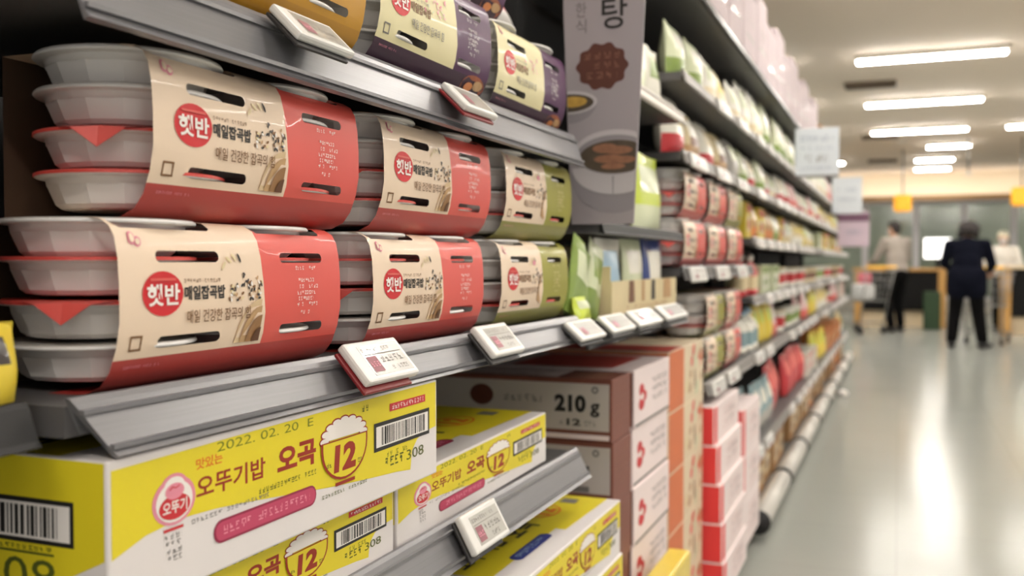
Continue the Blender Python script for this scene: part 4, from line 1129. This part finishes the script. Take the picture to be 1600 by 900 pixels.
# big white paper-wrapped packs along the very top
def wrap(w, h, d, seed):
    b = MB(); rr = random.Random(seed)
    b.box(-d, 0, 0, w, 0, h, 'p_paper', 0.018, 3)
    q = Print(b, lambda a, z, o: (o, a, z), 0.0005); q.rect(w * .2, w * .8, h * .3, h * .34, 'p_grey', 1); q.scribble(w * .25, w * .75, h * .5, h * .58, 'p_grey', seed, 1, 0.6, 0.03)
    o = b.build('wrapped_pack'); tag(o, 'x', 'pack', 'white packs on top of the shelving'); return o
pw_ = [Proto(wrap(0.30, 0.33, 0.4, 1)), Proto(wrap(0.36, 0.27, 0.4, 2))]
y = 2.60; k = 0
while y < 7.0:
    w = (0.30, 0.36)[k % 2]
    pw_[k % 2].place((-0.537, y, 1.8705), label='%s white wrapped pack along the top of the shelving' % ORD[k]); y += w + 0.012; k += 1
b = MB(); b.box(-0.3, 0, 0, 0.3, 0, 0.24, 'kraft', 0.004); b.box(-0.3, 0.0008, 0.12, 0.18, 0.0, 0.2408, 'p_cream')
o = b.build('cardboard_box', loc=(-0.537, 7.4, 1.8705)); tag(o, 'brown cardboard box on top of the shelving above the white sign', 'box')

# flag signs sticking out over the aisle
def flag(name, x0, x1, y, z0, z1, label, m, rows, bar=None, top=None):
    r = empty(name, ((x0 + x1) / 2, y, z0)); tag(r, label, 'sign')
    w = (x1 - x0) / 2; h = z1 - z0
    b = MB(); b.box(-w, w, 0, 0.012, 0, h, m, 0.003)
    q = Print(b, lambda a, z, o: (a, -o, z), 0.001)
    for (zz, t, mm, aw) in rows: q.scribble(-w * aw, w * aw, h * zz, h * (zz + t), mm, int(zz * 100), 1, 0.92, w * 0.14)
    if bar: q.rect(-w, w, 0, h * 0.05, bar, 1)
    if top: q.rect(-w, w, h * 0.72, h * 0.95, top, 1)
    b.build('panel', r)
    b = MB(); b.box(-w - 0.004, -w + 0.02, 0.0125, 0.02, h * 0.2, h * 0.8, 'steel'); b.build('arm', r)
    return r
flag('aisle_sign', -0.515, -0.295, 5.25, 1.542, 1.80, 'white aisle sign with blue-grey lettering jutting out from the shelf top', 'sign_white', [(.74, .1, 'sign_text', .75), (.56, .06, 'sign_text', .7), (.32, .13, 'print_grey', .5), (.16, .06, 'sign_text', .7)], 'print_grey')
flag('aisle_sign', -0.515, -0.283, 8.25, 1.495, 1.79, 'smaller pale aisle sign behind and below the white one', 'sign_white', [(.6, .1, 'sign_text', .6), (.35, .08, 'sign_text', .6)])
flag('aisle_sign', -0.515, -0.25, 9.1, 1.242, 1.55, 'pinkish aisle sign with purple band at the far shelf end', 'sign_pink', [(.35, .12, 'sign_text', .5)], None, 'sign_purple')

# ------------------------------------------------------------------ checkout area
def counter(x0, x1, y, h, label, top='wood_tan', deep=0.6):
    r = empty('checkout_counter', ((x0 + x1) / 2, y, 0)); tag(r, label, 'checkout counter'); w = (x1 - x0) / 2
    b = MB(); b.box(-w + 0.04, w - 0.04, 0.06, deep - 0.06, 0.28, h - 0.05, 'counter_black', 0.01); b.build('body', r)
    b = MB(); b.box(-w, w, 0, deep, h - 0.05, h, top, 0.015, 2); b.build('worktop', r)
    for sx in (-1, 1):
        b = MB(); b.box(sx * (w - 0.09) - 0.06, sx * (w - 0.09) + 0.06, 0.02, deep - 0.02, 0.0, h - 0.05, 'wood_tan', 0.006); b.build('end_post', r)
    b = MB(); b.box(-w + 0.12, w - 0.12, 0.14, deep - 0.14, 0.0, 0.28, 'counter_cream'); b.build('plinth', r)
    return r
counter(-0.75, 0.76, 17.6, 1.0, 'black checkout counter with tan wooden top behind the grey-jacketed shopper')
counter(1.42, 2.7, 16.2, 1.05, 'black checkout counter with pale top to the right of the navy-coated shopper', 'counter_cream')
counter(-3.2, -1.2, 18.5, 1.0, 'checkout counter mostly hidden behind the end of the shelving')
b = MB(); b.box(-0.13, 0.13, -0.1, 0.1, 0, 0.62, 'crate_green', 0.01); o = b.build('green_crate', loc=(0.50, 17.15, 0.0)); tag(o, 'tall green crate standing before the wooden-topped checkout counter', 'crate')
# lane signs
ls = empty('lane_sign'); tag(ls, 'x', 'sign', 'yellow lane signs')
b = MB(); b.box(-0.15, 0.15, -0.03, 0.03, 0, 0.3, 'sign_yellow', 0.05, 3)
b.build('light_box', ls)
b = MB(); b.tube([(0, 0, 0.3), (0, 0, 1.095)], 0.012, 'steel'); b.build('hanger', ls)
pl = Proto(ls)
pl.place((0.045, 18.5, 2.005), label='yellow lane sign hanging above the grey-jacketed shopper'); pl.place((1.80, 17.3, 2.005), label='yellow lane sign hanging at the right edge of view')
for o in (): pass
# lit monitor
mo = empty('monitor', (0.60, 17.85, 1.0)); tag(mo, 'bright white monitor on the wooden checkout counter', 'monitor')
b = MB(); b.box(-0.22, 0.22, 0.0, 0.04, 0.16, 0.52, 'counter_black', 0.01); b.build('monitor_case', mo)
b = MB(); b.box(-0.21, 0.21, -0.004, 0.0, 0.17, 0.51, 'screen_glow'); b.build('screen', mo)
b = MB(); b.box(-0.03, 0.03, 0.01, 0.03, 0.0, 0.17, 'counter_black'); b.box(-0.1, 0.1, -0.05, 0.08, 0.0, 0.012, 'counter_black'); b.build('stand', mo)

def cart(loc, rz, label):
    """basket opens upward, handle at -y end, nose towards +y"""
    r = empty('shopping_cart', loc, rz); tag(r, label, 'shopping cart')
    b = MB()
    def ring(z, yb, yf, wb, wf): return [(-wb, yb, z), (wb, yb, z), (wf, yf, z), (-wf, yf, z), (-wb, yb, z)]
    R = [ring(0.52, -0.28, 0.30, 0.2, 0.15), ring(0.62, -0.29, 0.34, 0.22, 0.165), ring(0.72, -0.30, 0.38, 0.24, 0.18), ring(0.84, -0.31, 0.42, 0.26, 0.195), ring(0.96, -0.32, 0.46, 0.28, 0.21)]
    for i, q in enumerate(R):
        for p0, p1 in zip(q[:-1], q[1:]): b.tube([p0, p1], 0.007 if i in (0, 4) else 0.0035, 'steel', 6)
    for e in range(4):
        for k in range(9):
            t = k / 8
            lo = Vector(R[0][e]).lerp(Vector(R[0][e + 1]), t); hi = Vector(R[4][e]).lerp(Vector(R[4][e + 1]), t); b.tube([lo, hi], 0.003, 'steel', 5)
    for k in range(8):
        t = k / 7; b.tube([Vector(R[0][0]).lerp(Vector(R[0][1]), t), Vector(R[0][3]).lerp(Vector(R[0][2]), t)], 0.003, 'steel', 5)
    b.build('basket', r)
    b = MB()
    for sx in (-1, 1):
        b.tube([(sx * 0.27, -0.36, 1.02), (sx * 0.24, -0.25, 0.55), (sx * 0.23, -0.18, 0.18), (sx * 0.17, 0.38, 0.14)], 0.012, 'steel', 8); b.tube([(sx * 0.16, 0.30, 0.52), (sx * 0.22, -0.2, 0.5)], 0.01, 'steel', 8)
    b.tube([(-0.17, 0.36, 0.145), (0.17, 0.36, 0.145)], 0.01, 'steel'); b.tube([(-0.23, -0.16, 0.18), (0.23, -0.16, 0.18)], 0.01, 'steel'); b.build('chassis', r)
    b = MB(); b.tube([(-0.28, -0.37, 1.03), (0.28, -0.37, 1.03)], 0.017, 'sign_yellow', 10); b.build('handle', r)
    for sx, yy in ((-0.22, -0.17), (0.22, -0.17), (-0.16, 0.36), (0.16, 0.36)):
        b = MB(); rr_ = 0.055
        V = []; n = 14
        for xx in (-0.014, 0.014):
            for k in range(n): V.append((sx + xx, yy + rr_ * math.cos(2 * PI * k / n), rr_ + rr_ * math.sin(2 * PI * k / n)))
        b.add(V, [(k, (k + 1) % n, n + (k + 1) % n, n + k) for k in range(n)] + [tuple(range(n)), tuple(reversed(range(n, 2 * n)))], 'rubber')
        b.box(sx - 0.02, sx + 0.02, yy - 0.012, yy + 0.012, rr_, 0.15, 'steel'); b.build('wheel', r)
    return r
cart((-0.50, 15.9, 0), 0.75, 'wire shopping cart pushed by the grey-jacketed shopper near the shelf end')
cart((1.12, 14.40, 0), -0.35, 'wire shopping cart in front of the navy-coated shopper')
cart((2.05, 14.6, 0), 0.2, 'empty wire shopping cart at the right edge of view')
b = MB(); b.box(-0.14, 0.14, -0.13, 0.13, 0, 0.24, 'bag_white', 0.05, 3); o = b.build('shopping_bag', loc=(-0.52, 15.93, 0.528)); o.rotation_euler = (0, 0, 0.75); tag(o, 'white bag lying in the left shopping cart', 'bag')

# ------------------------------------------------------------------ people
def blob(parts, voxel, smooth_it=4, taubin=0.5):
    """overlapping round limbs merged into one continuous skin"""
    b = MB()
    for kind, *a in parts:
        if kind == 'ell':
            c, r, *rot = a; n, m = 18, 12; V = []
            M = Matrix.Rotation(rot[0], 3, rot[1]) if rot else Matrix.Identity(3)
            for j in range(m + 1):
                t = PI * j / m
                for k in range(n):
                    p = 2 * PI * k / n; V.append(Vector(c) + M @ Vector((r[0] * math.sin(t) * math.cos(p), r[1] * math.sin(t) * math.sin(p), r[2] * math.cos(t))))
            f = []
            for j in range(m):
                for k in range(n): f.append((j * n + k, (j + 1) * n + k, (j + 1) * n + (k + 1) % n, j * n + (k + 1) % n))
            b.add(V, f, 'skin')
        else:
            pts, rs = a
            for p0, p1, r0, r1 in zip(pts[:-1], pts[1:], rs[:-1], rs[1:]):
                p0, p1 = Vector(p0), Vector(p1); L = (p1 - p0).length; n = max(2, int(L / (min(r0, r1) * 0.6)) + 1); seg = 12
                d = (p1 - p0).normalized(); up = Vector((0, 0, 1)) if abs(d.z) < 0.9 else Vector((1, 0, 0)); s = d.cross(up).normalized(); u = s.cross(d)
                rings = []
                for k in range(5): t = PI / 2 * k / 4; rings.append((p0 - d * r0 * math.cos(t), r0 * math.sin(t) + 1e-4))
                for k in range(5): t = PI / 2 * k / 4; rings.append((p1 + d * r1 * math.sin(t), r1 * math.cos(t) + 1e-4))
                V = [];
                for c, r in rings:
                    for k in range(seg): a_ = 2 * PI * k / seg; V.append(c + (s * math.cos(a_) + u * math.sin(a_)) * r)
                f = []
                for i in range(len(rings) - 1):
                    for k in range(seg): f.append((i * seg + k, i * seg + (k + 1) % seg, (i + 1) * seg + (k + 1) % seg, (i + 1) * seg + k))
                f.append(tuple(reversed(range(seg)))); f.append(tuple(range((len(rings) - 1) * seg, len(rings) * seg)))
                b.add(V, f, 'skin')
    me = bpy.data.meshes.new('b'); me.from_pydata(b.v, [], b.f); me.update()
    bm = bmesh.new(); bm.from_mesh(me); bmesh.ops.recalc_face_normals(bm, faces=bm.faces); bm.to_mesh(me); bm.free()
    o = bpy.data.objects.new('b', me); COL.objects.link(o)
    m1 = o.modifiers.new('r', 'REMESH'); m1.mode = 'VOXEL'; m1.voxel_size = voxel; m1.use_smooth_shade = True
    m2 = o.modifiers.new('s', 'SMOOTH'); m2.iterations = smooth_it; m2.factor = taubin
    dg = bpy.context.evaluated_depsgraph_get()
    out = bpy.data.meshes.new_from_object(o.evaluated_get(dg)); out.materials.clear()
    bpy.data.objects.remove(o); bpy.data.meshes.remove(me)
    return out
def part(me, name, m, parent):
    me.materials.clear(); me.materials.append(MATS[m]); me.name = name
    o = bpy.data.objects.new(name, me); COL.objects.link(o); o.parent = parent; return o

def hand(wrist, d, side_v):
    """palm and five bent fingers, pointing along d; the thumb leaves the palm's side"""
    w = Vector(wrist); d = Vector(d).normalized(); s = Vector(side_v).normalized(); n = d.cross(s).normalized()
    P = [('tube', [w, w + d * 0.05, w + d * 0.085], [0.024, 0.027, 0.022])]
    P.append(('tube', [w + d * 0.075 - s * 0.025, w + d * 0.08 + s * 0.025], [0.014, 0.014]))
    for k, (o, L) in enumerate(((-0.030, 0.068), (-0.010, 0.078), (0.010, 0.074), (0.029, 0.058))):
        b0 = w + d * 0.085 + s * o
        P.append(('tube', [b0, b0 + d * L * 0.5 - n * 0.008, b0 + d * L * 0.8 - n * 0.028, b0 + d * L * 0.85 - n * 0.045], [0.0095, 0.009, 0.0085, 0.0075]))
    t0 = w + d * 0.03 - s * 0.02
    P.append(('tube', [t0, t0 + d * 0.035 - s * 0.03, t0 + d * 0.065 - s * 0.034 - n * 0.01], [0.012, 0.011, 0.009]))
    return P

def person(loc, rz, H, label, top, pants, hairm, pose, coat=False, hair_style='short', cap=None):
    """faces local +y; pose gives joint positions in units of a 1.70 m figure"""
    r = empty('person', loc, rz); tag(r, label, 'person')
    k = H / 1.70
    def V(p): return Vector(p) * k
    J = dict(pel=(0, 0, 0.93), chest=(0, pose.get('lean', 0.03), 1.28), neck=(0, pose.get('lean', 0.03) + 0.02, 1.44), head=(0, pose.get('lean', 0.03) + 0.05 + pose.get('hfwd', 0), 1.575 - pose.get('hdrop', 0)))
    for s, n in ((-1, 'L'), (1, 'R')):
        J['sh' + n] = (s * 0.185, pose.get('lean', 0.03), 1.385); J['hip' + n] = (s * 0.09, 0, 0.90)
    J.update(pose['j'])
    hd = Vector(J['head'])
    turn = pose.get('turn', 0.0); RM = Matrix.Rotation(turn, 3, 'Z')
    def hv(x, y, z): return V(hd + RM @ Vector((x, y, z)))
    body = [('ell', V(hd), tuple(c * k for c in (0.075, 0.092, 0.112))), ('ell', hv(0, 0.03, -0.06), tuple(c * k for c in (0.055, 0.062, 0.06))),
            ('tube', [V(J['chest']) + V((0, 0, 0.1)), V(J['neck']), V(hd) - V((0, 0.01, 0.05))], [0.06 * k, 0.052 * k, 0.052 * k]),
            # nose, lips, brow, ears
            ('tube', [hv(0, 0.088, 0.015), hv(0, 0.106, -0.02)], [0.010 * k, 0.014 * k]), ('tube', [hv(-0.018, 0.082, -0.05), hv(0.018, 0.082, -0.05)], [0.009 * k, 0.009 * k]),
            ('ell', hv(-0.077, 0, 0), (0.012 * k, 0.02 * k, 0.032 * k)), ('ell', hv(0.077, 0, 0), (0.012 * k, 0.02 * k, 0.032 * k)),
            ('ell', V(J['chest']), (0.155 * k, 0.10 * k, 0.17 * k)), ('ell', (V(J['chest']) + V(J['pel'])) / 2, (0.13 * k, 0.095 * k, 0.2 * k)), ('ell', V(J['pel']), (0.16 * k, 0.11 * k, 0.13 * k))]
    for n in 'LR':
        body.append(('tube', [V(J['sh' + n]), V(J['el' + n]), V(J['wr' + n])], [0.05 * k, 0.04 * k, 0.028 * k]))
        d = Vector(J['wr' + n]) - Vector(J['el' + n]); sv = Vector((1 if n == 'L' else -1, 0, 0.2))
        sv = sv - d.normalized() * sv.dot(d.normalized())
        body += [(('tube'), [p * 1.0 for p in q[1]], q[2]) for q in hand(V(J['wr' + n]), d, sv)]
        body.append(('tube', [V(J['hip' + n]), V(J['kn' + n]), V(J['an' + n])], [0.085 * k, 0.058 * k, 0.04 * k]))
        a = Vector(J['an' + n]); fd = Vector(J.get('ft' + n, (0, 1, 0))).normalized()
        body.append(('tube', [V(a - Vector((0, 0, 0.045))), V(Vector((a.x, a.y, 0.05)) + fd * 0.15)], [0.036 * k, 0.03 * k]))
    part(blob(body, 0.0075, 3), 'body', 'skin', r)
    # top garment
    t = [('ell', V(J['chest']), (0.182 * k, 0.128 * k, 0.19 * k)), ('ell', (V(J['chest']) + V(J['pel'])) / 2, (0.172 * k, 0.128 * k, 0.24 * k)), ('tube', [V(J['shL']), V(J['shR'])], [0.068 * k, 0.068 * k]),
         ('tube', [V(J['neck']) - V((0, 0.01, 0.06)), V(J['neck']) - V((0, 0, 0.012))], [0.085 * k, 0.068 * k])]
    if coat:
        t += [('ell', V(J['pel']) + V((0, 0, -0.02)), (0.205 * k, 0.155 * k, 0.22 * k)), ('tube', [V((-0.09, 0, 0.98)), V((-0.095, 0, 0.76))], [0.125 * k, 0.125 * k]), ('tube', [V((0.09, 0, 0.98)), V((0.095, 0, 0.76))], [0.125 * k, 0.125 * k])]
    else:
        t += [('tube', [V(J['pel']) + V((-0.06, 0, 0.04)), V(J['pel']) + V((0.06, 0, 0.04))], [0.118 * k, 0.118 * k])]
    for n in 'LR':
        e = Vector(J['el' + n]); w = Vector(J['wr' + n]); w2 = e.lerp(w, 0.93)
        t.append(('tube', [V(J['sh' + n]), V(e), V(w2)], [0.068 * k, 0.056 * k, 0.044 * k]))
    part(blob(t, 0.013, 5), 'coat' if coat else 'jacket', top, r)
    p = [('ell', V(J['pel']) + V((0, 0, -0.03)), (0.175 * k, 0.125 * k, 0.13 * k))]
    for n in 'LR':
        a = Vector(J['an' + n]); kn = Vector(J['kn' + n])
        p.append(('tube', [V(J['hip' + n]), V(kn), V(kn.lerp(a, 0.93))], [0.098 * k, 0.076 * k, 0.064 * k]))
    part(blob(p, 0.013, 4), 'trousers', pants, r)
    for n in 'LR':
        a = Vector(J['an' + n]); fd = Vector(J.get('ft' + n, (0, 1, 0))).normalized(); z0 = a.z - 0.09
        s = [('tube', [V((a.x, a.y, a.z - 0.02)), V((a.x, a.y, a.z - 0.05))], [0.045 * k, 0.046 * k]), ('tube', [V(Vector((a.x, a.y, z0 + 0.045)) - fd * 0.04), V(Vector((a.x, a.y, z0 + 0.045)) + fd * 0.08), V(Vector((a.x, a.y, z0 + 0.04)) + fd * 0.17)], [0.044 * k, 0.044 * k, 0.036 * k])]
        part(blob(s, 0.01, 3), 'shoe', 'shoe', r)
    rr = random.Random(int(H * 1000)); h = []
    if hair_style == 'short':
        h = [('ell', hv(0, -0.018, 0.03), (0.085 * k, 0.098 * k, 0.098 * k)), ('ell', hv(0, -0.045, -0.03), (0.07 * k, 0.06 * k, 0.06 * k)), ('ell', hv(0, 0.045, 0.085), (0.06 * k, 0.045 * k, 0.03 * k))]
    else:
        h = [('ell', hv(0, -0.03, 0.02), (0.105 * k, 0.105 * k, 0.115 * k))]
        for q in range(46):
            a = rr.uniform(PI * 0.95, PI * 2.05); e = rr.uniform(-0.6, 1.2)
            h.append(('ell', hv(0.105 * math.cos(a) * math.cos(e), -0.02 + 0.1 * math.sin(a) * math.cos(e), 0.01 + 0.105 * math.sin(e)), (0.028 * k,) * 3))
        h.append(('ell', hv(-0.085, -0.01, -0.05), (0.035 * k, 0.05 * k, 0.06 * k))); h.append(('ell', hv(0.085, -0.01, -0.05), (0.035 * k, 0.05 * k, 0.06 * k)))
    part(blob(h, 0.01, 2), 'hair' if not cap else 'hair', hairm, r)
    if cap:
        part(blob([('ell', hv(0, -0.005, 0.055), (0.092 * k, 0.105 * k, 0.075 * k)), ('tube', [hv(-0.04, 0.1, 0.045), hv(0.04, 0.1, 0.045)], [0.016 * k, 0.016 * k])], 0.01, 2), 'cap', cap, r)
    # mask over nose and mouth
    part(blob([('ell', hv(0, 0.062, -0.045), (0.058 * k, 0.05 * k, 0.05 * k))], 0.008, 1), 'face_mask', 'bag_white', r)
    return r

A = 0.09
person((-0.03, 16.35, 0), 0.55, 1.76, 'shopper in grey jacket and black trousers pushing a cart, seen from behind', 'jacket_grey', 'trousers', 'hair',
       dict(lean=0.05, hdrop=0.0, turn=0.35, j=dict(elL=(-0.26, 0.16, 1.12), wrL=(-0.20, 0.37, 1.06), elR=(0.26, 0.16, 1.12), wrR=(0.2, 0.37, 1.06), knL=(-0.12, 0.06, 0.49), anL=(-0.15, -0.10, 0.09), knR=(0.10, 0.14, 0.49), anR=(0.13, 0.10, 0.09))))
p2 = person((0.80, 13.55, 0), -0.12, 1.64, 'shopper in long navy coat with curly dark hair, seen from behind', 'jacket_navy', 'trousers', 'hair',
       dict(lean=0.07, hdrop=0.01, turn=0.2, hfwd=0.02, j=dict(elL=(-0.245, 0.13, 1.12), wrL=(-0.17, 0.34, 1.02), elR=(0.25, 0.14, 1.12), wrR=(0.22, 0.35, 1.03), knL=(-0.12, 0.03, 0.49), anL=(-0.15, -0.02, 0.09), knR=(0.12, 0.03, 0.49), anR=(0.17, 0.02, 0.09), ftL=(-0.15, 1, 0), ftR=(0.4, 1, 0))), coat=True, hair_style='curly')
p2.scale = (1.16, 1.08, 1.0)
person((1.56, 17.35, 0), PI - 0.2, 1.60, 'cashier in white shirt and cream cap facing the aisle behind the counter', 'shirt_white', 'trousers', 'hair',
       dict(lean=0.02, turn=0.1, j=dict(elL=(-0.27, 0.08, 1.12), wrL=(-0.16, 0.28, 1.10), elR=(0.27, 0.08, 1.12), wrR=(0.16, 0.28, 1.10), knL=(-0.1, 0.02, 0.49), anL=(-0.1, -0.02, 0.09), knR=(0.1, 0.02, 0.49), anR=(0.1, -0.02, 0.09))), cap='cap_cream')
person((2.22, 17.6, 0), 0.3, 1.52, 'person in pink top standing behind the right counter at the edge', 'shirt_pink', 'trousers', 'hair',
       dict(lean=0.03, turn=0.0, j=dict(elL=(-0.27, 0.06, 1.12), wrL=(-0.18, 0.26, 1.02), elR=(0.27, 0.06, 1.12), wrR=(0.18, 0.26, 1.02), knL=(-0.1, 0.02, 0.49), anL=(-0.1, -0.02, 0.09), knR=(0.1, 0.02, 0.49), anR=(0.1, -0.02, 0.09))))
# small things: a pink item in the left cart, a scrap on the floor, yellow goods low in the corner
b = MB(); b.box(-0.1, 0.1, -0.08, 0.08, 0, 0.16, 'bag_pink', 0.04, 3); o = b.build('pink_bag', loc=(-0.50, 15.92, 0.772)); tag(o, 'pink bag on top of the white bag in the left cart', 'bag')
b = MB(); b.lathe([(0.02, 0), (0.045, 0.015), (0.04, 0.04), (0.015, 0.055)], 'print_white', seg=12); o = b.build('paper_ball', loc=(-0.42, 8.3, 0.0)); tag(o, 'crumpled white paper scrap on the floor beside the shelving', 'scrap')
b = MB(); b.box(-0.054, 0, 0, 0.30, 0, 0.33, 'brown_box', 0.004); o = b.build('brown_carton', loc=(-0.444, 1.93, 0.0)); tag(o, 'flat brown carton standing on the floor before the white cartons', 'carton')
b = MB(); b.box(-0.052, 0, 0, 0.27, 0, 0.10, 'p_yellow', 0.006, 2); q = Print(b, lambda a, z, o: (o, a, z)); q.rect(0.03, 0.24, 0.02, 0.04, 'p_white', 1)
o = b.build('yellow_carton', loc=(-0.444, 1.945, 0.3305)); tag(o, 'small yellow carton on top of the flat brown one in the bottom corner', 'carton')

for o in [o for o in bpy.data.objects if o.get('label') == 'x']:
    for c in list(o.children): bpy.data.objects.remove(c)
    bpy.data.objects.remove(o)
